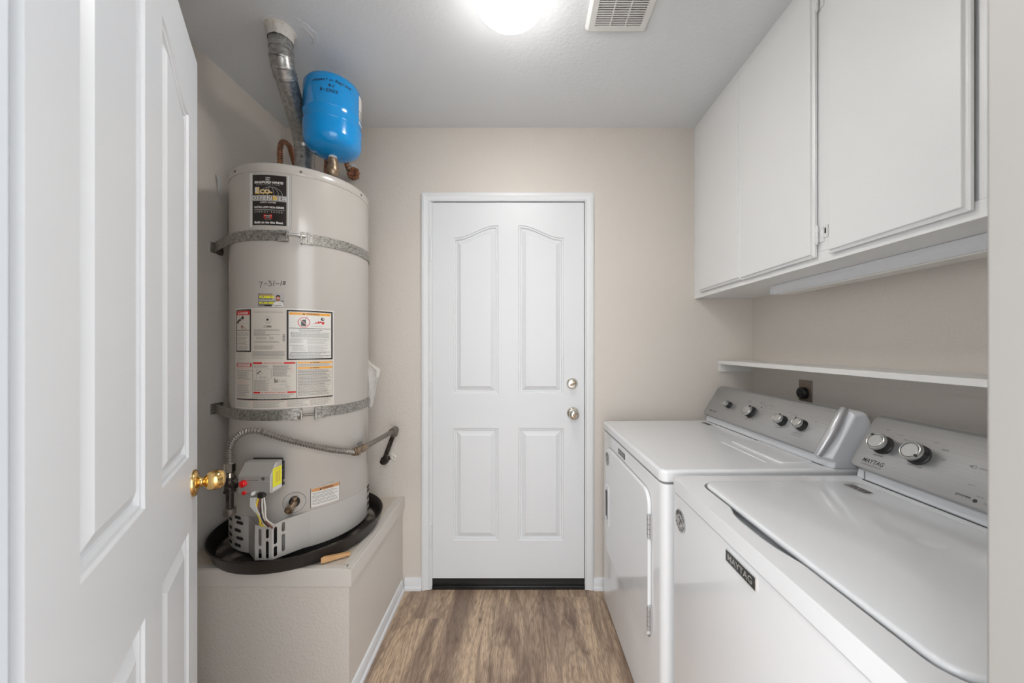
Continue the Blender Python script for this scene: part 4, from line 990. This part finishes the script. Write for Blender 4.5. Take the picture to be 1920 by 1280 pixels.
# ------------------------------------------------------------------ washer and dryer (local x: depth from the front, -y: towards the camera)
SL0, SL1 = (.524, .936), (.608, 1.077)
def machine(name, label, cat, loc, rz, W, p0, p1, kind):
    t = thing(name, label, cat, loc, rz)
    D = .70
    c = .014
    def rbox(mb, x0, x1, y0, y1, z0, z1, r):
        return mb.loft([[(x0 + (px), y0 + py, z) for px, py in rrect(0, 0, x1 - x0, y1 - y0, r, 5)] for z in (z0, z1)])
    rbox(MB(), .004, D, -W, 0, .022, .862, .022 if kind == 'dryer' else .006).build('cabinet_body', ENAMEL, t, bevel=.003)
    for yy in (-.06, -W + .06):
        for xx in (.07, D - .07): MB().lathe([(.018, 0), (.018, .008), (.012, .010), (.012, .022)], (xx, yy, 0), seg=16).build('foot', BLACKP, t)
    top0, top1 = .866, .9055
    if kind == 'dryer':
        mb = MB(); rbox(mb, 0, D, -W - .001, .001, top0, top1, .024)
        mb.build('top_panel', ENAMEL, t, bevel=.011, seg=5)
        # pressed line, lint screen lid
        MB().box(.0405, .0425, -.62, -.05, top1 - .0002, top1 + .0009).build('pressed_edge', ENAMEL, t)
        lx0, lx1, ly0, ly1 = .410, .520, -.675, -.410
        ll = MB().loft([[(x, y, z) for x, y in rrect(lx0 + i, ly0 + i, lx1 - i, ly1 - i, .012)] for i, z in ((0, top1 - .001), (0, top1 + .003), (.002, top1 + .005))]).build('lint_lid', ENAMEL, t, bevel=.001)
        MB().loft([[(lx0 + a, ly0 + .09 + b, z) for a, b in ((0, 0), (.030, .02), (.030, .075), (0, .095))] for z in (top1 + .0045, top1 + .0058)]).build('finger_grip', ENAMEL, ll, bevel=.0012)
        MB().tube([(.372, -.415, top1 - .001), (.372, -.66, top1 - .001)], .0032, 8).build('pressed_edge', ENAMEL, t)
        # door
        dx = -.001
        y0, y1, z0, z1 = -.640, -.100, .312, .806
        def dplate(y0, y1, z0, z1, r, xa, xb, name, m, par, bev=.003):
            return MB().loft([[(x, y, z) for y, z in rrect(y0, z0, y1, z1, r, 8)] for x in (xa, xb)]).build(name, m, par, bevel=bev)
        seam = dplate(y0 - .004, y1 + .004, z0 - .004, z1 + .004, .050, .0035, .006, 'door_seam', GREYP, t, None)
        dr = dplate(y0, y1, z0, z1, .048, -.0075, .006, 'door', ENAMEL, t)
        hx = -.0078
        fr_ = MB(); plate(fr_, [(y1 - .062, .448), (y1 - .004, .448), (y1 + .006, .465), (y1 + .006, .612), (y1 - .004, .628), (y1 - .062, .628)][::1], [[(y1 - .050, .470), (y1 - .012, .470), (y1 - .006, .480), (y1 - .006, .596), (y1 - .012, .606), (y1 - .050, .606)]], lambda a, b, o: (-.0115 + o, a, b), .008)
        fr_.build('handle_frame', ENAMEL2, dr, bevel=.0015)
        MB().box(-.0079, -.0070, y1 - .050, y1 - .006, .470, .606).build('handle_recess', GREYP, dr)
        MB().box(-.0105, -.0076, y1 - .014, y1 - .006, .478, .598).build('handle_shadow_gap', BLACKP, dr)
        for za, zb in ((.655, .735), (.356, .436)):
            hg = MB()
            for k in range(5):
                a = za + (zb - za) * k / 5; hg.lathe([(.0055, .0006), (.0055, (zb - za) / 5 - .0006)], (-.006, y0 - .004, a), (0, 0, 1), 12)
            hg.box(-.003, .004, y0 - .014, y0 - .004, za, zb)
            hg.build('door_hinge', SILVTRIM, dr)
        badge_y, badge_z, face = -.325, .835, .0036
        stick_y, stick_z, sface = -.128, .752, -.0077
    else:
        # deck with a shallow well round the lid and a finger scoop
        lid = (.058, .488, -.640, -.055)
        outer = rrect(0, -W - .001, D, .001, .014, 4)
        hole = rrect(lid[0] - .006, lid[2] - .006, lid[1] + .004, lid[3] + .006, .045, 8)
        # pull the front edge of the well outwards for the scoop
        ins = []
        for q in hole:
            ins.append(q)
        fx = lid[0] - .006
        k = max(range(len(ins)), key=lambda i: (ins[i][1] if abs(ins[i][0] - fx) < 1e-6 else -9))
        sc = [(fx, -.205), (fx - .012, -.235), (fx - .016, -.27), (fx - .016, -.335), (fx - .012, -.37), (fx, -.42)]
        ins = ins[:k + 1] + sc + ins[k + 1:]
        mb = MB(); plate(mb, outer, [ins], lambda a, b, o: (a, b, top1 - o), .038)
        mb.build('top_panel', ENAMEL, t, bevel=.007, seg=4)
        MB().loft([[(x, y, z) for x, y in rrect(lid[0] - .024, lid[2] - .015, lid[1] + .012, lid[3] + .015, .05)] for z in (.868, .880)]).build('lid_well', ENAMEL2, t)
        l = MB().loft([[(x, y, z) for x, y in rrect(lid[0] + i, lid[2] + i, lid[1] - i, lid[3] - i, .040 - i, 9)] for i, z in ((.008, .897), (.001, .901), (0, .906), (.0008, .9095), (.003, .9115), (.006, .9123))]).build('lid', ENAMEL, t, smooth=50)
        for yy in (-.365, -.480):  # low bumps shaped to stand in for reflections on the lid
            MB().lathe([(.022, 0), (.016, .0003), (.008, .0006), (0, .0007)], (.335, yy, .9122), seg=24).build('reflection_bump', ENAMEL, l, smooth=80)
        badge_y, badge_z, face = -.322, .838, .0036
        stick_y, stick_z, sface = -.045, .797, .0036
    # front badge with lettering
    w, h = .094, .022
    bd = MB().box(face - .0028, face + .001, badge_y - w / 2 - .002, badge_y + w / 2 + .002, badge_z - h / 2 - .002, badge_z + h / 2 + .002).build('badge', CHROME, t, bevel=.0008)
    p = Print(lambda a, b, o: (face - .0028 - o, badge_y - a, badge_z + b), [BADGE, P_WHITE, P_BLACK, P_LGREY, P_SILVER])
    p.rect(-w / 2, -h / 2, w / 2, h / 2, BADGE, 0); p.text('MAYTAG', -.040, -.0068, .080, .0136, P_SILVER if kind == 'washer' else P_LGREY, 1, 0, .010)
    p.build('badge_lettering', bd)
    # round sticker
    p = Print(lambda a, b, o: (sface - o, stick_y - a, stick_z + b), [BADGE, P_WHITE, P_BLACK, P_LGREY, P_SILVER])
    R0 = .031
    p.poly(circle(0, 0, R0, 40), P_LGREY, 0); p.ring(0, 0, R0 * .96, .0012, P_WHITE, 1, 40); p.ring(0, 0, R0 * .60, .0010, P_BLACK, 1, 30)
    for i, ch in enumerate('AMERICAN'):
        an = math.radians(155 - i * 18.5); vs, fs = text2d(ch, .05); hh, ww = .0092, .0072; o_ = p._o(2)
        cx, cy = R0 * .78 * math.cos(an), R0 * .78 * math.sin(an); rot = an - PI / 2
        p.mb.add([p.fn(cx + ((x - .5) * ww) * math.cos(rot) - ((y - .5) * hh) * math.sin(rot), cy + ((x - .5) * ww) * math.sin(rot) + ((y - .5) * hh) * math.cos(rot), o_) for x, y in vs], fs, 2)
    for i in range(7):
        an = math.radians(205 + i * 22); p.poly(circle(R0 * .78 * math.cos(an), R0 * .78 * math.sin(an), .0030, 8), P_BLACK, 2)
    p.poly([(-.014, .004), (-.004, .014), (.002, .006), (.010, .008), (.013, -.004), (.006, -.003), (.000, -.014), (-.006, -.006), (-.004, .002)], P_BLACK, 2)
    p.stroke([(-.010, .009), (.010, -.010)], .003, P_WHITE, 3)
    p.build('round_sticker', t)
    # small dark label on the top
    lx, ly = (.492, -.085) if kind == 'dryer' else (.437, -.112)
    zt_ = top1 if kind == 'dryer' else .9123
    p = Print(lambda a, b, o: (lx + a, ly + b, zt_ + o), [BADGE, P_WHITE, P_BLACK, P_LGREY, P_GREY], base=.0004)
    p.rect(-.0125, -.030, .0125, .030, P_GREY, 0)
    for k in range(4): p.rect(-.008, -.026 + k * .013, .008, -.020 + k * .013, P_BLACK, 1)
    p.rect(-.001, -.004, .002, .002, P_LGREY, 2); p.build('top_label', t)
    # console
    (ax, az), (bx, bz) = p0, p1
    L = math.hypot(bx - ax, bz - az); ux, uz = (bx - ax) / L, (bz - az) / L; nx, nz = -uz, ux
    yend = -W + .002; ya = -.004
    def P3(a, b, o): return (ax + ux * b + nx * o, -a, az + uz * b + nz * o)
    prof = [(.530, .9050), (.536, .931), (ax + .006, az - .004), (ax + .014, az + .004), (bx + .004, bz - .006), (bx + .012, bz - .001), (bx + .040, bz - .002), (bx + .050, bz - .012), (bx + .058, bz - .060), (bx + .062, .9050)]
    cs = .672 if kind == 'dryer' else W
    mb = MB(); mb.loft([[(x, y, z) for x, z in prof] for y in (ya - .002, -cs)])
    con = mb.build('console', ENAMEL2, t, bevel=.004, seg=3)
    if kind == 'dryer':
        # white end cap rounding off towards the washer
        prof2 = [(.531, .9052), (.533, .925), (ax - .002, az + .001), (bx - .004, bz + .001), (bx + .012, bz + .0035), (bx + .040, bz + .001), (bx + .052, bz - .012), (bx + .062, .95), (bx + .066, .9052)]
        loops = []
        cx_ = sum(q[0] for q in prof2) / len(prof2); 
        for y, f_, zc in ((-.668, 1.0, 0), (-.700, 1.0, 0), (-.714, .975, 0), (-.722, .93, 0), (-.7265, .86, 0)):
            loops.append([(cx_ + (x - cx_) * f_, y, .9052 + (z - .9052) * (1 - (1 - f_) * .6)) for x, z in prof2])
        MB().loft(loops).build('end_cap', ENAMEL2, t, bevel=.003, seg=3, smooth=40)
    # brushed face plate, rounded corners, curls back along its top edge
    r_ = .018; a0, a1 = .0005, (.700 if kind == 'dryer' else W - .002)
    fp_ = MB().loft([[P3(a, b, o) for a, b in rrect(a0 + i, i, a1 - i, L - .002 - i, r_ - i * .5, 7)] for i, o in ((0, -.008), (0, .004), (.0012, .0065), (.004, .0085))]).build('face_plate', BRUSHED, t, smooth=40)
    MB().loft([[(x, y, z) for x, z in ((bx - .002, bz - .010), (bx - .005, bz - .001), (bx + .002, bz + .003), (bx + .012, bz + .002), (bx + .016, bz - .001), (bx + .010, bz - .008))] for y in (-.010, -(.690 if kind == 'dryer' else W - .012))]).build('top_trim', GREYP if kind == 'x' else BRUSHED, t, smooth=60)
    if kind == 'dryer':
        path = smoothpath([P3(.697, -.004, .012), P3(.703, .03, .016), P3(.706, .08, .017), P3(.702, .13, .015), P3(.695, .166, .010)], .004); n = len(path)
        MB().tube(path, lambda i: .007 + .0075 * math.sin(PI * min(1, max(0, (i + 4) / (n + 8)))) ** .6, 16).build('chrome_end_trim', SILVTRIM, t, smooth=70)
    # knobs
    kn = [(.163, .078, .0150), (.319, .0735, .0245), (.496, .0735, .0195), (.584, .077, .0195)] if kind == 'dryer' else [(.0640, .0795, .0245), (.1510, .0795, .0250), (.40, .08, .0245), (.52, .08, .03)]
    N = Vector((nx, 0, nz))
    for i, (a, b, r) in enumerate(kn):
        c0 = Vector(P3(a, b, .0086))
        k = MB().lathe([(r * 1.06, 0), (r * 1.06, .003), (r * .96, .005), (r * .98, .016), (r * .94, .0195)], c0, N, 36).build('knob', BLACKP, t, smooth=50)
        MB().lathe([(r * .97, .0185), (r * 1.0, .0205), (r * .99, .0245), (r * .93, .0275), (r * .86, .0282), (r * .79, .0274), (r * .775, .0235), (r * .745, .0235), (r * .735, .0268), (r * .70, .0276), (0, .0280)], c0, N, 40).build('knob_cap', CHROME if False else NICKEL_S, k, smooth=22)
        ang = [.2, .9, 1.2, 2.1] if kind == 'dryer' else [2.3, -.5, 1.6, 1.0]
        q = Vector(P3(a + r * .84 * math.cos(ang[i]), b + r * .84 * math.sin(ang[i]), .0086))
        MB().lathe([(r * .14, .026), (r * .14, .0290), (0, .0292)], q, N, 12).build('pointer', BLACKP, k)
    # printing on the face plate
    p = Print(P3, [P_BLACK, P_GREY, P_LGREY], base=.0088)
    def ticks(a, b, r, n, a0_, a1_):
        for j in range(n):
            an = math.radians(a0_ + (a1_ - a0_) * j / max(1, n - 1)); p.rect(a + r * 1.3 * math.cos(an) - .0008, b + r * 1.3 * math.sin(an) - .0008, a + r * 1.3 * math.cos(an) + .0008, b + r * 1.3 * math.sin(an) + .0008, P_GREY, 0)
    if kind == 'dryer':
        p.text('MAYTAG', .040, .0255, .058, .0070, P_BLACK, 0, .2, .008); p.text('COMMERCIAL TECHNOLOGY', .042, .0195, .054, .0028, P_GREY, 0)
        p.text('end of cycle signal', .140, .0480, .040, .0036, P_GREY, 0); p.text('off', .196, .108, .006, .004, P_GREY, 0); p.text('loud', .200, .096, .010, .004, P_GREY, 0)
        p.text('wrinkle', .262, .118, .026, .005, P_GREY, 0, 0, .03); p.text('control', .262, .110, .020, .004, P_GREY, 0)
        for j in range(5): p.rect(.336 + j * .010, .122 - j * .002, .343 + j * .010, .1245 - j * .002, P_GREY, 0)
        p.text('normal', .338, .128, .030, .004, P_GREY, 0); p.text('timed dry', .395, .118, .026, .005, P_GREY, 0, 0, .03); p.text('regular', .398, .110, .018, .004, P_GREY, 0)
        ticks(.319, .0735, .0245, 22, -80, 110); p.rect(.356, .104, .362, .108, P_BLACK, 0); p.text('heat', .372, .090, .012, .0035, P_GREY, 0); p.text('sensor', .370, .076, .016, .0035, P_GREY, 0)
        p.text('off', .306, .036, .010, .0055, P_GREY, 0); p.rect(.345, .044, .353, .048, P_GREY, 0)
        p.text('temperature', .474, .0440, .040, .0042, P_GREY, 0, 0, .02); p.text('low', .505, .112, .008, .004, P_GREY, 0); p.text('medium', .522, .106, .018, .004, P_GREY, 0); p.text('high', .596, .112, .010, .004, P_GREY, 0); p.text('on', .622, .100, .008, .005, P_GREY, 0)
        p.text('wrinkle guard', .563, .0425, .042, .0052, P_GREY, 0, 0, .03); p.text('extended tumble', .558, .0350, .046, .0040, P_GREY, 0)
        ticks(.496, .0735, .0195, 3, 20, 90); ticks(.584, .077, .0195, 3, 20, 90); ticks(.163, .078, .015, 3, 10, 70)
    else:
        p.text('MAYTAG', .0335, .0205, .056, .0122, P_BLACK, 0, .2, .008); p.text('COMMERCIAL TECHNOLOGY', .0340, .0128, .057, .0036, P_GREY, 0, 0, .02)
        p.text('soil level', .0520, .0465, .025, .0050, P_GREY, 0, 0, .02); p.text('wash temp', .1380, .0475, .032, .0060, P_GREY, 0, 0, .02)
        p.text('normal', .080, .117, .016, .0036, P_GREY, 0); p.text('heavy', .103, .108, .014, .0040, P_GREY, 0); p.text('light', .050, .124, .010, .0036, P_GREY, 0)
        p.text('cold', .165, .1200, .010, .0040, P_GREY, 0); p.text('warm', .187, .106, .014, .0045, P_GREY, 0); p.text('hot', .197, .084, .008, .0040, P_GREY, 0)
        ticks(.064, .0795, .0245, 3, 30, 110); ticks(.151, .0795, .0250, 5, -10, 100)
        p.rect(.249, .085, .255, .089, P_GREY, 0); p.ring(.257, .087, .004, .001, P_GREY, 0, 12); p.text('rinse', .266, .0850, .014, .005, P_GREY, 0); p.text('spin', .262, .044, .012, .005, P_GREY, 0)
        p.text('progress', .2520, .0150, .0260, .0058, P_BLACK, 0, 0, .02); p.poly(circle(.2860, .0160, .0040, 14), P_BLACK, 0); p.text('wash', .284, .026, .012, .004, P_GREY, 0); p.text('done', .300, .0150, .014, .005, P_GREY, 0)
    props(p.build('console_lettering', t), kind='stuff')
    if kind == 'washer':
        MB().box(.529, .5315, -.032, -.0305, .906, .930).build('console_seam', GREYP, t)
    MB().box(.5255, .5292, -W + .03, -.030, .9055, .9066).build('console_gap', BLACKP, t)
    return t
NICKEL_S = plain('silver_knob_cap', (0.52, 0.52, 0.51, 1), 0.3, metal=0.85)
machine('dryer', 'white front-loading dryer with brushed metal console of four knobs beside the back door', 'dryer', (.388, 1.800, 0), math.radians(1.6), .727, (.524, .936), (.608, 1.077), 'dryer')
machine('washer', 'white top-loading washer with its lid closed, nearer than the dryer', 'washer', (.4245, 1.030, 0), .0026, .693, (.518, .938), (.600, 1.079), 'washer')

# ------------------------------------------------------------------ wall cabinet
FX = .893; CB, CT = 1.533, ZC
wc = thing('wall_cabinet', 'long white wall cabinet with three slab doors above the washer and dryer', 'cabinet', (1.05, 1.1, CB))
def C_(o): return reparent_world(o, wc)
y0c, y1c = YF + .001, YB
C_(MB().box(FX + .018, XR, y0c, y1c, CB + .020, CT).build('carcass', CAB))
C_(MB().box(FX + .018, XR, y0c, y1c, CB + .004, CB + .0198).build('bottom_board', CAB))
ff = MB()
rails = [(y0c, y1c, CB, CB + .036), (y0c, y1c, CT - .062, CT)]
for a, b, c, d_ in rails: ff.box(FX, FX + .0178, a, b, c, d_)
for a, b in ((y0c, .700), (1.020, 1.095), (1.79, y1c)): ff.box(FX, FX + .0178, a, b, CB + .036, CT - .062)
C_(ff.build('face_frame', CAB, bevel=.0012))
C_(MB().box(FX + .012, FX + .0175, .70, 1.79, CB + .036, CT - .062).build('shadow_board', CAB))
def cdoor(ya, yb, za, zb, label):
    x0 = FX - .020
    o = C_(MB().loft([[(x, y, z) for y, z in ((ya + i, za + i), (yb - i, za + i), (yb - i, zb - i), (ya + i, zb - i))] for i, x in ((0, FX - .0045), (0, FX - .011), (.0035, FX - .0125), (.008, FX - .0135), (.009, x0 + .001), (.0105, x0))]).build('cabinet_door', CAB, smooth=None))
    o['label'] = label
    return o
da = cdoor(1.455, 1.796, 1.557, 2.393, 'narrow-looking far door')
dbb = cdoor(1.082, 1.4535, 1.553, 2.393, 'middle door')
dc = cdoor(.703, 1.032, 1.551, 2.393, 'nearest door')
def hinge_c(par, y, z, side):
    h = MB()
    for k in range(3): h.lathe([(.0048, .0005), (.0048, .0155)], (FX - .010, y, z + k * .016), (0, 0, 1), 12)
    h.lathe([(.003, -.004), (.003, .053)], (FX - .010, y, z), (0, 0, 1), 10)
    h.box(FX - .0035, FX - .0005, y - .016 if side < 0 else y, y if side < 0 else y + .016, z + .002, z + .046)
    for k in (.012, .036): h.lathe([(.003, 0), (.002, .0012), (0, .0014)], (FX - .0035, y + side * .010, z + k), (-1, 0, 0), 8)
    reparent_world(h.build('hinge', CAB), par)
hinge_c(dbb, 1.077, 1.594, -1); hinge_c(dbb, 1.077, 2.300, -1)
for zz in (1.606, 2.318): C_(MB().box(FX - .006, FX, 1.042, 1.056, zz, zz + .034).box(FX - .0075, FX - .006, 1.045, 1.052, zz + .004, zz + .030).build('catch', CAB, bevel=.001))
C_(MB().box(FX - .0082, FX - .0075, 1.046, 1.051, 1.616, 1.632).build('catch_opening', BLACKP))
hinge_c(da, 1.801, 1.62, 1); hinge_c(da, 1.801, 2.28, 1)

lb = thing('under_cabinet_light', 'long pale grey light bar mounted under the wall cabinet', 'light bar', (1.08, 1.0, 1.5))
def LB(o): return reparent_world(o, lb)
LB(MB().loft([[(x, y, z) for x, z in ((1.034, 1.5365), (1.034, 1.518), (1.040, 1.512), (1.052, 1.502), (1.120, 1.502), (1.126, 1.510), (1.126, 1.5365))] for y in (YF + .03, 1.500)]).build('housing', ENAMEL2, bevel=.0012))
LB(MB().box(1.0335, 1.1265, 1.5001, 1.5022, 1.5015, 1.5365).build('end_plate', ENAMEL2, bevel=.0008))
LB(MB().box(1.055, 1.118, YF + .05, 1.480, 1.4975, 1.5022).build('diffuser', P_WHITE, bevel=.001))
lb.location = (1.08, 1.0, 1.5)

# ------------------------------------------------------------------ shelf
sh_ = thing('wall_shelf', 'long narrow white shelf on the wall above the dryer console', 'shelf', (1.107, 1.1, 1.19))
def SH(o): return reparent_world(o, sh_)
SH(MB().box(1.014, XR, YF + .02, YB - .0005, 1.1900, 1.2085).build('shelf_board', SHELF, bevel=.0012))
SH(MB().box(1.020, XR, YB - .019, YB, 1.150, 1.1898).build('end_cleat', SHELF, bevel=.001))
SH(MB().box(XR - .019, XR, YF + .02, YB - .0195, 1.150, 1.1898).build('back_cleat', WALL, bevel=.001))

# ------------------------------------------------------------------ outlet
ol = thing('wall_outlet', 'brown metal wall plate with a round black dryer outlet under the shelf', 'outlet', (XR, 1.518, 1.078))
oy, oz = 1.519, 1.080
def OL(o): return reparent_world(o, ol)
OL(MB().box(XR - .005, XR, oy - .035, oy + .035, oz - .057, oz + .057).build('wall_plate', OUTLETM, bevel=.002))
OL(MB().lathe([(.0245, 0), (.0245, .016), (.022, .019), (.0, .019)], (XR - .005, oy + .002, oz + .002), (-1, 0, 0), 32).build('receptacle', BLACKP))
for k in range(3):
    an = PI / 2 + k * 2 * PI / 3; a, b = oy + .002 + .010 * math.cos(an), oz + .002 + .010 * math.sin(an)
    OL(MB().box(XR - .0246, XR - .0240, a - .0016, a + .0016, b - .005, b + .005).build('slot', DARKHOLE))
OL(MB().lathe([(.0035, 0), (.002, .0012), (0, .0014)], (XR - .005, oy, oz + .042), (-1, 0, 0), 10).build('screw', OLDBRASS))

# ------------------------------------------------------------------ ceiling light and vent
LX, LY = -.052, 1.147
cl = thing('ceiling_light', 'round white glass ceiling light, switched on', 'ceiling light', (LX, LY, ZC))
def CL(o): return reparent_world(o, cl)
CL(MB().lathe([(.105, 0), (.110, -.003), (.110, -.027), (.106, -.030), (.090, -.030)], (LX, LY, ZC), seg=48).build('lamp_base', WHITEP))
GR = .117
prof = [(GR * math.cos(t), -.030 - .0636 * math.sin(t)) for t in [PI / 2 * (k / 18) for k in range(18)]] + [(0, -.0936)]
CL(MB().lathe(prof, (LX, LY, ZC), seg=64).build('glass_globe', GLOW, smooth=80))

vx0, vx1, vy0, vy1 = .214, .437, 1.060, 1.290
vg = thing('exhaust_vent', 'white louvred exhaust fan grille on the ceiling', 'vent', (.325, 1.17, ZC))
def VG(o): return reparent_world(o, vg)
ZV = ZC - .022
fm = MB(); i0 = .030
plate(fm, rrect(vx0 + .010, vy0 + .010, vx1 - .010, vy1 - .010, .006), [[(vx0 + i0, vy0 + i0), (vx1 - i0, vy0 + i0), (vx1 - i0, vy1 - i0), (vx0 + i0, vy1 - i0)]], lambda a, b, o: (a, b, ZV + o), .004)
fm.loft([[(x, y, z) for x, y in rrect(vx0 + i, vy0 + i, vx1 - i, vy1 - i, .010)] for i, z in ((.010, ZV), (.003, ZV + .005), (0, ZV + .014), (0, ZC - .001))], cap0=False, cap1=False)
VG(fm.build('vent_frame', WHITEP, smooth=50))
VG(MB().box(vx0 + .012, vx1 - .012, vy0 + .012, vy1 - .012, ZC - .0045, ZC - .002).build('vent_interior', GREYP))
yy = vy0 + i0 + .0045; slats = None
while yy < vy1 - i0 - .001:
    if slats is None:
        o = VG(MB().loft([[(x, y + .0, z) for y, z in ((-.0026, 0), (.0020, .0), (.0034, .007), (.0022, .007), (-.0008, .0014))] for x in (vx0 + i0 - .001, vx1 - i0 + .001)]).build('slat', WHITEP, smooth=None)); slats = o.data
    else:
        o = bpy.data.objects.new('slat', slats); COL.objects.link(o); reparent_world(o, vg)
    o.location = (0, yy, ZV)
    yy += .0083
for k in (1, 2):
    x = vx0 + i0 + (vx1 - vx0 - 2 * i0) * k / 3
    VG(MB().box(x - .0018, x + .0018, vy0 + i0, vy1 - i0, ZV - .0002, ZV + .009).build('divider', WHITEP))
